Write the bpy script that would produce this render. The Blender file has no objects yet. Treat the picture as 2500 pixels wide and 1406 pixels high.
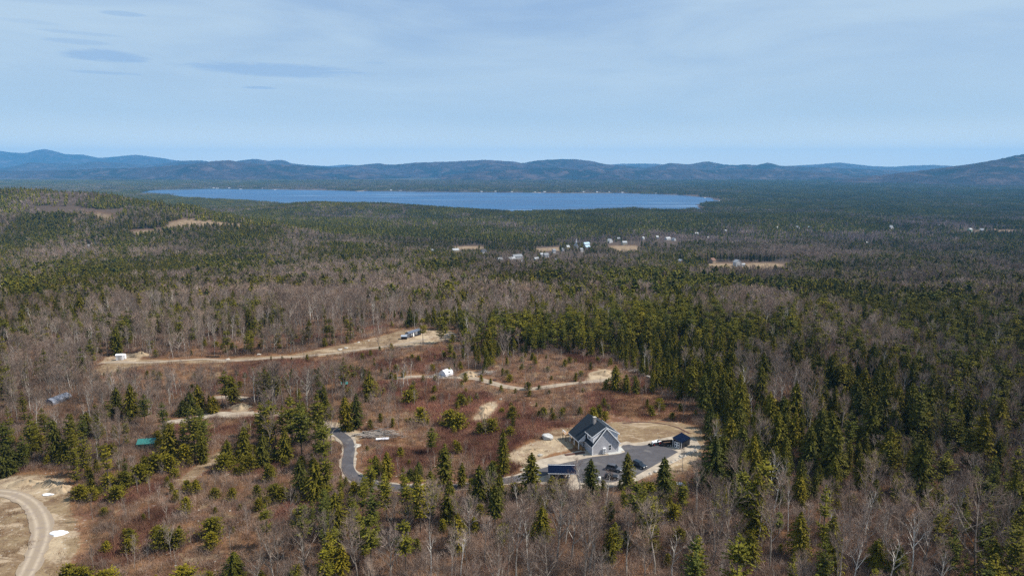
import bpy, bmesh, math, random
import numpy as np
from mathutils import Vector, Matrix
R = math.radians
rnd = random.Random(7)
rng = np.random.default_rng(11)
sc = bpy.context.scene
COL = sc.collection

# ------------------------------------------------------------------ camera, light, exposure
F = 1667.0                       # focal length in photo pixels (photo 2500 x 1406)
PITCH = R(10.0)
CZ = 200.0                       # drone height over the lake
cam_d = bpy.data.cameras.new('camera')
cam_d.sensor_width = 36.0
cam_d.lens = 36.0 * F / 2500.0
cam_d.clip_start = 1.0
cam_d.clip_end = 120000.0
cam = bpy.data.objects.new('camera', cam_d)
cam.location = (0, 0, CZ)
cam.rotation_euler = (R(90) - PITCH, 0, 0)
COL.objects.link(cam)
sc.camera = cam

SUN_EL, SUN_AZ = R(50), math.radians(91)     # azimuth measured from +Y toward +X
sun_d = bpy.data.lights.new('sun', 'SUN')
sun_d.energy = 5.0
sun_d.angle = R(0.7)
sun_d.color = (1.0, 0.94, 0.84)
sun = bpy.data.objects.new('sun', sun_d)
sd = Vector((math.sin(SUN_AZ) * math.cos(SUN_EL), math.cos(SUN_AZ) * math.cos(SUN_EL), math.sin(SUN_EL)))
sun.rotation_euler = sd.to_track_quat('Z', 'Y').to_euler()
sun.location = (0, 0, 900)
COL.objects.link(sun)

sc.view_settings.view_transform = 'Standard'
sc.view_settings.look = 'None'
sc.view_settings.exposure = 0.5
sc.view_settings.gamma = 1.0
sc.view_settings.use_curve_mapping = False
cy = sc.cycles
cy.max_bounces = 5
cy.diffuse_bounces = 2
cy.glossy_bounces = 2
cy.transmission_bounces = 2
cy.volume_bounces = 1
cy.transparent_max_bounces = 4
cy.use_denoising = False
cy.caustics_reflective = False
cy.caustics_refractive = False


class NT:
    """small helper to write node trees"""
    def __init__(s, tree):
        s.t = tree
        s.n = tree.nodes
        s.l = tree.links

    def node(s, kind, **kw):
        n = s.n.new(kind)
        for k, v in kw.items():
            setattr(n, k, v)
        return n

    def put(s, sock, v):
        if hasattr(v, 'is_output') or isinstance(v, bpy.types.NodeSocket):
            s.l.new(v, sock)
        else:
            if isinstance(v, (tuple, list)) and len(v) == 3 and sock.type == 'RGBA':
                v = (*v, 1)
            sock.default_value = v

    def math(s, op, a, b=None, c=None, clamp=False):
        n = s.node('ShaderNodeMath', operation=op, use_clamp=clamp)
        s.put(n.inputs[0], a)
        if b is not None:
            s.put(n.inputs[1], b)
        if c is not None:
            s.put(n.inputs[2], c)
        return n.outputs[0]

    def mix(s, f, a, b, mode='MIX'):
        n = s.node('ShaderNodeMix', data_type='RGBA', blend_type=mode)
        n.clamp_factor = True
        s.put(n.inputs['Factor'], f)
        s.put(n.inputs['A'] if n.inputs['A'].type == 'RGBA' else n.inputs[6], a)
        s.put(n.inputs[7], b)
        return n.outputs[2]

    def noise(s, vec, scale, detail=3, rough=0.5, dist=0.0, w=None):
        n = s.node('ShaderNodeTexNoise')
        if vec is not None:
            s.put(n.inputs['Vector'], vec)
        n.inputs['Scale'].default_value = scale
        n.inputs['Detail'].default_value = detail
        n.inputs['Roughness'].default_value = rough
        n.inputs['Distortion'].default_value = dist
        return n.outputs[0]

    def map(s, vec, scale=(1, 1, 1), loc=(0, 0, 0), rot=(0, 0, 0)):
        n = s.node('ShaderNodeMapping')
        s.put(n.inputs[0], vec)
        n.inputs['Location'].default_value = loc
        n.inputs['Rotation'].default_value = rot
        n.inputs['Scale'].default_value = scale
        return n.outputs[0]

    def step(s, v, a, b, to0=0.0, to1=1.0):
        n = s.node('ShaderNodeMapRange', interpolation_type='SMOOTHSTEP')
        s.put(n.inputs[0], v)
        n.inputs[1].default_value = a
        n.inputs[2].default_value = b
        n.inputs[3].default_value = to0
        n.inputs[4].default_value = to1
        return n.outputs[0]

    def attr(s, name):
        return s.node('ShaderNodeAttribute', attribute_name=name).outputs['Fac']


# ------------------------------------------------------------------ sky
world = bpy.data.worlds.new('World')
sc.world = world
world.use_nodes = True
w = NT(world.node_tree)
w.n.clear()
sky = w.node('ShaderNodeTexSky', sky_type='NISHITA')
sky.sun_disc = False
sky.sun_elevation = SUN_EL
sky.sun_rotation = SUN_AZ
sky.altitude = 300
sky.air_density = 1.0
sky.dust_density = 1.0
tc = w.node('ShaderNodeTexCoord').outputs['Generated']
sep = w.node('ShaderNodeSeparateXYZ')
w.put(sep.inputs[0], tc)
# thin high veil of cloud: pale, streaked sideways, denser toward both sides of the view
veil_n = w.noise(w.map(tc, (1.6, 1.6, 9.0)), 1.6, 5, 0.6, 0.4)
side = w.math('ABSOLUTE', sep.outputs[0])
veil = w.math('ADD', w.step(veil_n, 0.30, 0.72), w.math('MULTIPLY', side, 0.35))
veil = w.math('MULTIPLY', veil, 0.75, clamp=True)
hi = w.step(sep.outputs[2], 0.0, 0.26)
base = w.mix(hi, (4.8, 6.2, 7.3), (2.85, 4.25, 6.5))
base = w.mix(w.step(sep.outputs[2], 0.075, 0.0), base, (9.4, 9.6, 8.4))
base = w.mix(0.12, base, sky.outputs[0])
veilc = w.mix(hi, (5.0, 6.3, 7.35), (4.8, 6.1, 7.3))
veilc = w.mix(w.step(sep.outputs[2], 0.075, 0.0), veilc, (9.4, 9.6, 8.4))
skyc = w.mix(veil, base, veilc)
# darker blue-grey lens clouds (direction on the sky dome): (azimuth deg, elevation deg, half width, half height)
az = w.math('ARCTAN2', sep.outputs[0], sep.outputs[1])
el = w.math('ARCSINE', sep.outputs[2])
wob = w.noise(w.map(tc, (9, 9, 90)), 1.6, 6, 0.7, 0.6)
wob = w.math('MULTIPLY', w.math('SUBTRACT', wob, 0.5), 2.6)


def sky_dir(px, row):
    x, y = (px - 1250) / F, (703 - row) / F
    vy = math.cos(PITCH) + y * math.sin(PITCH)
    vz = -math.sin(PITCH) + y * math.cos(PITCH)
    return math.atan2(x, vy), math.atan2(vz, math.hypot(x, vy))


lens = None
for (px, row, hw, hh, s) in ((670, 172, 205, 17, 0.9), (255, 137, 82, 14, 0.95), (190, 103, 60, 7, 0.55), (302, 35, 50, 6, 0.7),
                             (250, 178, 70, 4, 0.6), (635, 215, 40, 4, 0.8), (200, 82, 90, 4, 0.4), (915, 154, 25, 3, 0.3), (60, 52, 80, 5, 0.25)):
    a0, e0 = sky_dir(px, row)
    u = w.math('DIVIDE', w.math('SUBTRACT', az, a0), hw / F)
    v = w.math('DIVIDE', w.math('SUBTRACT', el, e0), hh / F * 0.95)
    d = w.math('ADD', w.math('MULTIPLY', u, u), w.math('MULTIPLY', v, v))
    d = w.math('ADD', d, wob)
    m = w.math('MULTIPLY', w.step(d, 1.15, 0.3), s)
    lens = m if lens is None else w.math('MAXIMUM', lens, m)
skyc = w.mix(w.math('MULTIPLY', lens, 0.75), skyc, (2.9, 4.4, 6.6))
# below the horizon a plain ground tone
skyc = w.mix(w.step(sep.outputs[2], -0.02, -0.10), skyc, (0.7, 0.8, 0.9))
bg = w.node('ShaderNodeBackground')
w.put(bg.inputs[0], skyc)
bg.inputs[1].default_value = 0.079
wo = w.node('ShaderNodeOutputWorld')
w.l.new(bg.outputs[0], wo.inputs[0])

# ------------------------------------------------------------------ object helpers


def link(o):
    COL.objects.link(o)
    return o


def tag(o, label=None, cat=None, group=None, kind=None):
    if label: o['label'] = label
    if cat: o['category'] = cat
    if group: o['group'] = group
    if kind: o['kind'] = kind
    return o


def empty(name, loc, rz=0.0, label=None, cat=None, group=None):
    o = bpy.data.objects.new(name, None)
    o.empty_display_size = 0.5
    o.location = loc
    o.rotation_euler = (0, 0, rz)
    tag(o, label, cat, group)
    return link(o)


class MB:
    def __init__(s):
        s.v = []
        s.f = []
        s.m = []

    def add(s, vs, fs, mi=0):
        b = len(s.v)
        s.v += [tuple(p) for p in vs]
        s.f += [tuple(i + b for i in f) for f in fs]
        s.m += [mi] * len(fs)
        return s

    def box(s, x0, y0, z0, x1, y1, z1, mi=0):
        v = [(x0, y0, z0), (x1, y0, z0), (x1, y1, z0), (x0, y1, z0), (x0, y0, z1), (x1, y0, z1), (x1, y1, z1), (x0, y1, z1)]
        return s.add(v, [(0, 3, 2, 1), (4, 5, 6, 7), (0, 1, 5, 4), (1, 2, 6, 5), (2, 3, 7, 6), (3, 0, 4, 7)], mi)

    def prism(s, poly, axis, a, b, mi=0):
        """extrude a 2-D polygon along axis 'x' or 'y' or 'z' from a to b"""
        n = len(poly)
        def P(p, t):
            return (t, p[0], p[1]) if axis == 'x' else (p[0], t, p[1]) if axis == 'y' else (p[0], p[1], t)
        v = [P(p, a) for p in poly] + [P(p, b) for p in poly]
        f = [tuple(range(n)), tuple(range(2 * n - 1, n - 1, -1))]
        f += [(i, i + n, (i + 1) % n + n, (i + 1) % n) for i in range(n)]
        return s.add(v, f, mi)

    def cyl(s, p, q, r0, r1=None, n=10, mi=0, caps=True):
        r1 = r0 if r1 is None else r1
        p, q = Vector(p), Vector(q)
        d = (q - p).normalized()
        a = d.orthogonal().normalized()
        b = d.cross(a)
        v = [p + (a * math.cos(t) + b * math.sin(t)) * r0 for t in [2 * math.pi * i / n for i in range(n)]]
        v += [q + (a * math.cos(t) + b * math.sin(t)) * r1 for t in [2 * math.pi * i / n for i in range(n)]]
        f = [(i, (i + 1) % n, (i + 1) % n + n, i + n) for i in range(n)]
        if caps:
            f += [tuple(range(n))[::-1], tuple(range(n, 2 * n))]
        return s.add(v, f, mi)

    def mesh(s, name, mats, smooth=False):
        me = bpy.data.meshes.new(name)
        me.from_pydata(s.v, [], s.f)
        for m in (mats if isinstance(mats, (list, tuple)) else [mats]):
            me.materials.append(m)
        if len(me.materials) > 1:
            me.polygons.foreach_set('material_index', s.m)
        if smooth:
            me.polygons.foreach_set('use_smooth', [True] * len(s.f))
        bm = bmesh.new()
        bm.from_mesh(me)
        bmesh.ops.recalc_face_normals(bm, faces=bm.faces)
        bm.to_mesh(me)
        bm.free()
        return me

    def build(s, name, mats, parent=None, smooth=False, bevel=0.0):
        o = bpy.data.objects.new(name, s.mesh(name, mats, smooth))
        link(o)
        if parent is not None:
            o.parent = parent
        if bevel:
            b = o.modifiers.new('bevel', 'BEVEL')
            b.width = bevel
            b.segments = 2
            b.limit_method = 'ANGLE'
        return o


# ------------------------------------------------------------------ materials
def new_mat(name):
    m = bpy.data.materials.new(name)
    m.use_nodes = True
    t = NT(m.node_tree)
    t.n.clear()
    out = t.node('ShaderNodeOutputMaterial')
    p = t.node('ShaderNodeBsdfPrincipled')
    t.l.new(p.outputs[0], out.inputs[0])
    p.inputs['Specular IOR Level'].default_value = 0.25
    return m, t, p


def plain(name, c, rough=0.7, metal=0.0, spec=0.25, var=0.12, scale=3.0, bump=0.0):
    m, t, p = new_mat(name)
    pos = t.node('ShaderNodeTexCoord').outputs['Object']
    n = t.noise(pos, scale, 4, 0.6)
    dim = 0.86 if max(c) < 0.6 else 1.0
    c0 = tuple(v * (1 - var) * dim for v in c)
    c1 = tuple(min(1, v * (1 + var) * dim) for v in c)
    t.put(p.inputs['Base Color'], t.mix(t.step(n, 0.3, 0.7), c0, c1))
    p.inputs['Roughness'].default_value = rough
    p.inputs['Metallic'].default_value = metal
    p.inputs['Specular IOR Level'].default_value = spec
    if bump:
        b = t.node('ShaderNodeBump')
        b.inputs['Strength'].default_value = bump
        t.put(b.inputs['Height'], n)
        t.l.new(b.outputs[0], p.inputs['Normal'])
    return m


def leaf_mat(name, cols, pos_scale=0.5):
    """foliage: hue varies from tree to tree and from clump to clump"""
    m, t, p = new_mat(name)
    oi = t.node('ShaderNodeObjectInfo').outputs['Random']
    geo = t.node('ShaderNodeNewGeometry').outputs['Position']
    r = t.node('ShaderNodeValToRGB')
    t.put(r.inputs[0], oi)
    e = r.color_ramp.elements
    while len(e) < len(cols):
        e.new(0.5)
    for i, c in enumerate(cols):
        e[i].position = i / (len(cols) - 1)
        e[i].color = (*c, 1)
    n = t.noise(geo, pos_scale, 3, 0.7)
    k = t.step(n, 0.3, 0.72, 0.46, 1.3)
    stand = t.noise(t.map(geo, (1, .5, 1)), 0.006, 3, 0.6)
    k = t.math('MULTIPLY', k, t.step(stand, 0.32, 0.66, 0.80, 1.30))
    mul = t.node('ShaderNodeVectorMath', operation='SCALE')
    t.put(mul.inputs[0], r.outputs[0])
    t.put(mul.inputs['Scale'], k)
    t.put(p.inputs['Base Color'], mul.outputs[0])
    p.inputs['Roughness'].default_value = 0.75
    p.inputs['Specular IOR Level'].default_value = 0.12
    return m


M = {}
M['pine'] = leaf_mat('pine needles', [(0.100, 0.096, 0.010), (0.150, 0.132, 0.011), (0.072, 0.082, 0.014), (0.190, 0.155, 0.012)])
M['hemlock'] = leaf_mat('hemlock needles', [(0.082, 0.078, 0.009), (0.128, 0.108, 0.009), (0.060, 0.064, 0.012), (0.175, 0.136, 0.010)])
M['young'] = leaf_mat('young pine needles', [(0.135, 0.118, 0.010), (0.200, 0.160, 0.011), (0.095, 0.088, 0.010), (0.165, 0.132, 0.010)])
M['twig'] = leaf_mat('bare twigs', [(0.245, 0.175, 0.135), (0.275, 0.215, 0.18), (0.215, 0.14, 0.105), (0.30, 0.215, 0.16)], 0.08)
M['twig_far'] = leaf_mat('distant bare twigs', [(0.22, 0.168, 0.152), (0.26, 0.20, 0.185), (0.19, 0.138, 0.122), (0.28, 0.21, 0.18)], 0.02)
M['bark'] = leaf_mat('grey bark', [(0.24, 0.21, 0.18), (0.34, 0.30, 0.26), (0.18, 0.145, 0.125), (0.28, 0.24, 0.20)], 1.0)
M['birch'] = leaf_mat('birch bark', [(0.50, 0.46, 0.41), (0.62, 0.58, 0.52)], 2.0)
M['dark_bark'] = leaf_mat('dark bark', [(0.09, 0.07, 0.055), (0.13, 0.10, 0.08)], 1.0)
M['brush'] = leaf_mat('red brush', [(0.22, 0.095, 0.068), (0.17, 0.062, 0.050), (0.27, 0.15, 0.085), (0.20, 0.11, 0.09)], 0.06)
M['tan_brush'] = leaf_mat('tan brush', [(0.26, 0.145, 0.07), (0.20, 0.10, 0.055), (0.30, 0.19, 0.10)], 0.1)
M['dead'] = plain('dead wood', (0.34, 0.30, 0.26), 0.9)
M['log'] = plain('cut logs', (0.30, 0.26, 0.23), 0.9, var=0.35, scale=1.5)
M['white'] = plain('white paint', (0.86, 0.86, 0.87), 0.5, var=0.05)
M['white_wall'] = plain('white siding', (0.70, 0.70, 0.72), 0.6, var=0.05)
M['black'] = plain('black paint', (0.02, 0.02, 0.022), 0.5)
M['tire'] = plain('rubber', (0.018, 0.018, 0.018), 0.85)
M['red'] = plain('red paint', (0.30, 0.02, 0.03), 0.45)
M['wood'] = plain('new lumber', (0.36, 0.20, 0.09), 0.8, var=0.2)
M['wood_dark'] = plain('stained post', (0.16, 0.09, 0.055), 0.8)
M['steel'] = plain('galvanised steel', (0.55, 0.57, 0.60), 0.35, 0.6)
M['concrete'] = plain('concrete', (0.46, 0.46, 0.44), 0.9, var=0.1, scale=1.0)
M['stone'] = plain('pale stone', (0.44, 0.40, 0.35), 0.9, var=0.3, scale=0.9, bump=0.4)
M['boulder'] = plain('grey granite', (0.44, 0.43, 0.42), 0.9, var=0.25, scale=0.8, bump=0.5)
M['chimney'] = plain('chimney stone', (0.40, 0.36, 0.34), 0.9, var=0.4, scale=4.0)
M['snow'] = plain('old snow', (0.78, 0.79, 0.82), 0.7, var=0.08, scale=2.0, bump=0.3)
M['glass'] = plain('dark window glass', (0.012, 0.018, 0.028), 0.08, 0.0, 0.6)
M['tarp'] = plain('white tarpaulin', (0.72, 0.72, 0.77), 0.55, var=0.08, scale=1.2, bump=0.2)
M['grey_tarp'] = plain('grey greenhouse film', (0.17, 0.185, 0.23), 0.5, var=0.35, scale=0.8)
M['tank'] = plain('white tank', (0.78, 0.78, 0.78), 0.35)
M['rust'] = plain('rusty panel', (0.30, 0.12, 0.06), 0.8)
M['mulch'] = plain('dark mulch', (0.09, 0.045, 0.035), 0.95, var=0.3)
M['soil'] = plain('turned soil', (0.36, 0.27, 0.175), 0.95, var=0.25, scale=0.5, bump=0.3)
M['dark_soil'] = plain('brown soil', (0.20, 0.13, 0.09), 0.95, var=0.25, scale=0.5, bump=0.3)


def striped(name, c, c2, axis, period, duty=0.12, rough=0.6, metal=0.0, bump=0.5, spec=0.3):
    """boards, seams or courses along one local axis"""
    m, t, p = new_mat(name)
    oc = t.node('ShaderNodeTexCoord').outputs['Object']
    s = t.node('ShaderNodeSeparateXYZ')
    t.put(s.inputs[0], oc)
    f = t.math('FRACT', t.math('DIVIDE', s.outputs['XYZ'.index(axis)], period))
    n = t.noise(oc, 1.5, 4, 0.6)
    line = t.math('LESS_THAN', f, duty)
    col = t.mix(t.step(n, 0.3, 0.7), tuple(v * 0.88 for v in c), tuple(v * 1.1 for v in c))
    t.put(p.inputs['Base Color'], t.mix(line, col, c2))
    b = t.node('ShaderNodeBump')
    b.inputs['Strength'].default_value = bump
    b.inputs['Distance'].default_value = 0.02
    t.put(b.inputs['Height'], f)
    t.l.new(b.outputs[0], p.inputs['Normal'])
    p.inputs['Roughness'].default_value = rough
    p.inputs['Metallic'].default_value = metal
    p.inputs['Specular IOR Level'].default_value = spec
    return m


M['siding'] = striped('grey clapboard', (0.46, 0.45, 0.475), (0.38, 0.37, 0.39), 'Z', 0.16, bump=0.12)
M['siding_white'] = striped('white clapboard', (0.78, 0.77, 0.80), (0.68, 0.67, 0.70), 'Z', 0.16, bump=0.12)
M['navy_board'] = striped('navy board siding', (0.010, 0.013, 0.024), (0.007, 0.009, 0.016), 'Z', 0.18)
M['navy_roof'] = striped('navy ribbed metal', (0.005, 0.009, 0.024), (0.007, 0.012, 0.03), 'Y', 0.3, rough=0.7, spec=0.0, bump=0.15)
M['navy_roof_x'] = striped('navy ribbed metal sheet', (0.005, 0.009, 0.024), (0.007, 0.012, 0.03), 'X', 0.5, rough=0.7, spec=0.0, bump=0.15)
M['grey_roof_x'] = striped('grey standing seam', (0.085, 0.10, 0.14), (0.14, 0.16, 0.2), 'X', 0.45, rough=0.5)
M['teal'] = striped('teal ribbed metal', (0.025, 0.135, 0.125), (0.05, 0.2, 0.18), 'X', 0.4, rough=0.5)
M['shingle'] = striped('slate grey shingles', (0.026, 0.033, 0.043), (0.018, 0.024, 0.033), 'Z', 0.16, rough=0.9, bump=0.3, spec=0.1)

# asphalt with lighter scuffs
m, t, p = new_mat('asphalt')
oc = t.node('ShaderNodeTexCoord').outputs['Object']
n1 = t.noise(oc, 0.35, 5, 0.7)
n2 = t.noise(oc, 0.12, 3, 0.5, 1.5)
col = t.mix(t.step(n1, 0.35, 0.7), (0.062, 0.058, 0.064), (0.085, 0.080, 0.086))
col = t.mix(t.step(n2, 0.54, 0.70), col, (0.125, 0.115, 0.11))
t.put(p.inputs['Base Color'], col)
p.inputs['Roughness'].default_value = 0.9
M['asphalt'] = m

# dirt track: two pale wheel lines and a stony middle
m, t, p = new_mat('dirt track')
uv = t.node('ShaderNodeAttribute', attribute_name='across').outputs['Fac']
oc = t.node('ShaderNodeTexCoord').outputs['Object']
a = t.math('ABSOLUTE', uv)
wheel = t.math('SUBTRACT', 1.0, t.math('MULTIPLY', t.math('ABSOLUTE', t.math('SUBTRACT', a, 0.5)), 3.4), clamp=True)
n1 = t.noise(oc, 0.6, 5, 0.7)
col = t.mix(wheel, (0.255, 0.20, 0.145), (0.37, 0.30, 0.225))
col = t.mix(t.step(n1, 0.45, 0.75), col, (0.215, 0.17, 0.145))
t.put(p.inputs['Base Color'], col)
p.inputs['Roughness'].default_value = 0.95
M['track'] = m
M['gravel'] = plain('gravel', (0.37, 0.31, 0.245), 0.95, var=0.22, scale=0.5, bump=0.3)

# lake water
m, t, p = new_mat('lake water')
oc = t.node('ShaderNodeTexCoord').outputs['Object']
n1 = t.noise(t.map(oc, (0.0009, 0.0035, 1)), 1.0, 5, 0.6, 0.6)
n2 = t.noise(oc, 0.05, 4, 0.7)
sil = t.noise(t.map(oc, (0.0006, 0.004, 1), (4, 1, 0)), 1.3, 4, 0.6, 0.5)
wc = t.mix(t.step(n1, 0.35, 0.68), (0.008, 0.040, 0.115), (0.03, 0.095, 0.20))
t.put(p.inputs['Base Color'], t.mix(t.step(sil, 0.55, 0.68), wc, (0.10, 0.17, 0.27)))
t.put(p.inputs['Roughness'], t.step(n1, 0.3, 0.7, 0.28, 0.5))
p.inputs['Specular IOR Level'].default_value = 0.5
p.inputs['IOR'].default_value = 1.33
b = t.node('ShaderNodeBump')
b.inputs['Strength'].default_value = 0.6
b.inputs['Distance'].default_value = 3.0
t.put(b.inputs['Height'], n2)
t.l.new(b.outputs[0], p.inputs['Normal'])
M['water'] = m

# ------------------------------------------------------------------ terrain height
CP, SP = math.cos(PITCH), math.sin(PITCH)


def project(x, y, z):
    """world -> photo pixel (numpy)"""
    d = CZ - z
    zc = y * CP + d * SP
    zc = np.where(zc < 1, 1, zc)
    return 1250 + F * x / zc, 703 + F * (d * CP - y * SP) / zc


def ppm(y, z):
    """photo pixels per metre at a point"""
    return F / np.maximum(y * CP + (CZ - z) * SP, 1)


def drop_of_row(row, Y):
    """how far below the camera a point at distance Y lies when it shows at photo row"""
    a = PITCH + math.atan((row - 703) / F)
    return Y * math.tan(a)


def x_of(px, Y, row):
    return (px - 1250) / F * (Y * CP + drop_of_row(row, Y) * SP)


PY = [-400, 60, 120, 270, 366, 450, 600, 760, 1000, 1300, 1700, 2300, 3000, 3300, 5600, 6500, 10000, 14000, 60000]
PD = [95, 86, 87, 87, 90, 98, 114, 131, 148, 160, 170, 179, 191, 196, 197, 194, 180, 165, 120]


def vnoise(x, y, s, seed=0):
    """cheap smooth value noise"""
    x = np.asarray(x, float) / s + seed * 17.3
    y = np.asarray(y, float) / s + seed * 9.1
    xi, yi = np.floor(x), np.floor(y)
    fx, fy = x - xi, y - yi
    fx = fx * fx * (3 - 2 * fx)
    fy = fy * fy * (3 - 2 * fy)

    def h(a, b):
        t = np.sin(a * 127.1 + b * 311.7 + seed * 74.7) * 43758.5453
        return t - np.floor(t)
    return (h(xi, yi) * (1 - fx) + h(xi + 1, yi) * fx) * (1 - fy) + (h(xi, yi + 1) * (1 - fx) + h(xi + 1, yi + 1) * fx) * fy


def prof(y):
    return np.interp(y, PY, PD)


# rises: (px, distance, row of the ground at the top, half width, half depth)
RISES = [(-420, 1800, 474, 260, 380), (30, 1760, 472, 190, 320), (225, 1700, 483, 140, 280), (400, 1620, 506, 150, 260), (590, 1500, 548, 170, 200),
         (830, 2850, 502, 420, 260), (1120, 3000, 514, 300, 160), (1470, 760, 690, 100, 110), (2140, 2300, 540, 500, 150)]
RR = []


def height(x, y, rises=True):
    x = np.asarray(x, float)
    y = np.asarray(y, float)
    d = (prof(y - 15) + prof(y + 15) + prof(y)) / 3
    z = CZ - d
    far = np.clip((y - 280) / 400, 0, 1)
    z = z + (vnoise(x, y, 160, 1) - .5) * 9 * far + (vnoise(x, y, 500, 2) - .5) * 16 * np.clip((y - 700) / 600, 0, 1) * np.clip((3200 - y) / 900, .3, 1)
    for (cx, cyy, amp, sx, sy) in RR:
        z = z + amp * np.exp(-((x - cx) / sx) ** 2 - ((y - cyy) / sy) ** 2)
    # gentle lie of the near land, flat around the house
    flat = np.exp(-((x - 35) / 42) ** 4 - ((y - 200) / 42) ** 4)
    z = z + (1 - flat) * ((vnoise(x, y, 45, 3) - .5) * 3.2 + (vnoise(x, y, 14, 4) - .5) * 0.9) * np.clip((1200 - y) / 500, 0, 1)
    z = z + (1 - flat) * (-0.028 * (np.clip(-x, 0, 150)) * np.exp(-((y - 180) / 150) ** 2))
    return z


cen = [(x_of(px, Y, row), Y, CZ - drop_of_row(row, Y), sx, sy) for (px, Y, row, sx, sy) in RISES]
mat_ = np.array([[math.exp(-((a[0] - c[0]) / c[3]) ** 2 - ((a[1] - c[1]) / c[4]) ** 2) for c in cen] for a in cen])
need = np.array([a[2] - float(height(a[0], a[1])) for a in cen])
amp_ = np.linalg.solve(mat_, need)
RR = [(c[0], c[1], float(m_), c[3], c[4]) for c, m_ in zip(cen, amp_)]


def gp(px, row):
    """ground point seen at a photo pixel"""
    x = (px - 1250) / F
    v = (703 - row) / F
    dy, dz = CP + v * SP, -SP + v * CP
    t = 60 * 1.004 ** np.arange(0, 1500)
    zz = height(x * t, dy * t)
    below = (CZ + dz * t) < zz
    i = int(np.argmax(below)) if below.any() else len(t) - 1
    lo, hi_ = t[max(i - 1, 0)], t[i]
    for _ in range(12):
        mid = (lo + hi_) / 2
        if CZ + dz * mid < float(height(x * mid, dy * mid)):
            hi_ = mid
        else:
            lo = mid
    t = hi_
    return (x * t, dy * t)


def plane_pt(px, row, z=0.0):
    v = (703 - row) / F
    dy, dz = CP + v * SP, -SP + v * CP
    t = (z - CZ) / dz
    return ((px - 1250) / F * t, dy * t)


def inside(poly, x, y):
    x = np.asarray(x)
    y = np.asarray(y)
    r = np.zeros(x.shape, bool)
    n = len(poly)
    for i in range(n):
        x0, y0 = poly[i]
        x1, y1 = poly[(i + 1) % n]
        if y0 == y1:
            continue
        c = ((y0 > y) != (y1 > y)) & (x < (x1 - x0) * (y - y0) / (y1 - y0) + x0)
        r ^= c
    return r


LAKE_PX = [(345, 467), (430, 463.5), (520, 462), (700, 464), (860, 467), (1100, 470), (1300, 471.5), (1500, 472), (1640, 477), (1710, 483), (1768, 494),
           (1700, 510), (1600, 517), (1540, 514), (1450, 521), (1250, 528), (1080, 520), (900, 511), (700, 500), (560, 490), (455, 481), (380, 474)]
LAKE0 = [plane_pt(*p) for p in LAKE_PX]
LAKE = []
for i_ in range(len(LAKE0)):
    (xa, ya), (xb_, yb_) = LAKE0[i_], LAKE0[(i_ + 1) % len(LAKE0)]
    n_ = max(2, int(math.hypot(xb_ - xa, yb_ - ya) / 60))
    nl_ = math.hypot(xb_ - xa, yb_ - ya)
    for k_ in range(n_):
        s_ = k_ / n_
        x_, y_ = xa + (xb_ - xa) * s_, ya + (yb_ - ya) * s_
        o_ = ((float(vnoise(x_, y_, 420, 71)) - .5) * 260 + (float(vnoise(x_, y_, 130, 72)) - .5) * 90) * (.9 if i_ >= 10 else .35)
        LAKE.append((x_ - (yb_ - ya) / nl_ * o_, y_ + (xb_ - xa) / nl_ * o_))


def axis(segs):
    out = [segs[0][0]]
    for a, b, s0, s1 in segs:
        x, s = a, s0
        while x < b - 1e-6:
            s = s0 + (s1 - s0) * (x - a) / (b - a)
            x = min(b, x + s)
            out.append(x)
    return np.array(out)


xp = axis([(0, 230, 1.6, 1.6), (230, 420, 2.5, 8), (420, 1000, 9, 14), (1000, 3600, 28, 36), (3600, 60000, 60, 5000)])
XS = np.concatenate([-xp[:0:-1], xp])
YS = axis([(-400, 90, 40, 6), (90, 420, 1.6, 1.8), (420, 1000, 2.5, 8), (1000, 2400, 10, 16), (2400, 6400, 22, 34), (6400, 60000, 60, 4000)])
GX, GY = np.meshgrid(XS, YS)
GZ = height(GX, GY)


def blur(a, k):
    for _ in range(k):
        b = a.copy()
        b[1:-1] = (a[:-2] + 2 * a[1:-1] + a[2:]) / 4
        a = b.copy()
        a[:, 1:-1] = (b[:, :-2] + 2 * b[:, 1:-1] + b[:, 2:]) / 4
    return a


def mask_world(polys, k=2):
    m = np.zeros(GX.shape)
    for p in polys:
        xs = [q[0] for q in p]
        ys = [q[1] for q in p]
        i0, i1 = np.searchsorted(YS, [min(ys), max(ys)])
        j0, j1 = np.searchsorted(XS, [min(xs), max(xs)])
        i0, j0 = max(i0 - 1, 0), max(j0 - 1, 0)
        sub = inside(p, GX[i0:i1 + 1, j0:j1 + 1], GY[i0:i1 + 1, j0:j1 + 1])
        m[i0:i1 + 1, j0:j1 + 1] = np.maximum(m[i0:i1 + 1, j0:j1 + 1], sub)
    return blur(m, k)


lake_m = mask_world([LAKE], 2)
near_lake = np.clip(blur(lake_m, 10) * 3, 0, 1)
land = GZ * (1 - near_lake) + np.maximum(np.minimum(GZ, 2.5), 1.5) * near_lake
GZ = land * (1 - np.clip(lake_m * 1.3, 0, 1)) - 6 * np.clip(lake_m * 1.3, 0, 1)


def ground_z(x, y):
    """height of the ground mesh itself"""
    x = np.asarray(x, float)
    y = np.asarray(y, float)
    j = np.clip(np.searchsorted(XS, x) - 1, 0, len(XS) - 2)
    i = np.clip(np.searchsorted(YS, y) - 1, 0, len(YS) - 2)
    fx = (x - XS[j]) / (XS[j + 1] - XS[j])
    fy = (y - YS[i]) / (YS[i + 1] - YS[i])
    return (GZ[i, j] * (1 - fx) + GZ[i, j + 1] * fx) * (1 - fy) + (GZ[i + 1, j] * (1 - fx) + GZ[i + 1, j + 1] * fx) * fy


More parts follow.
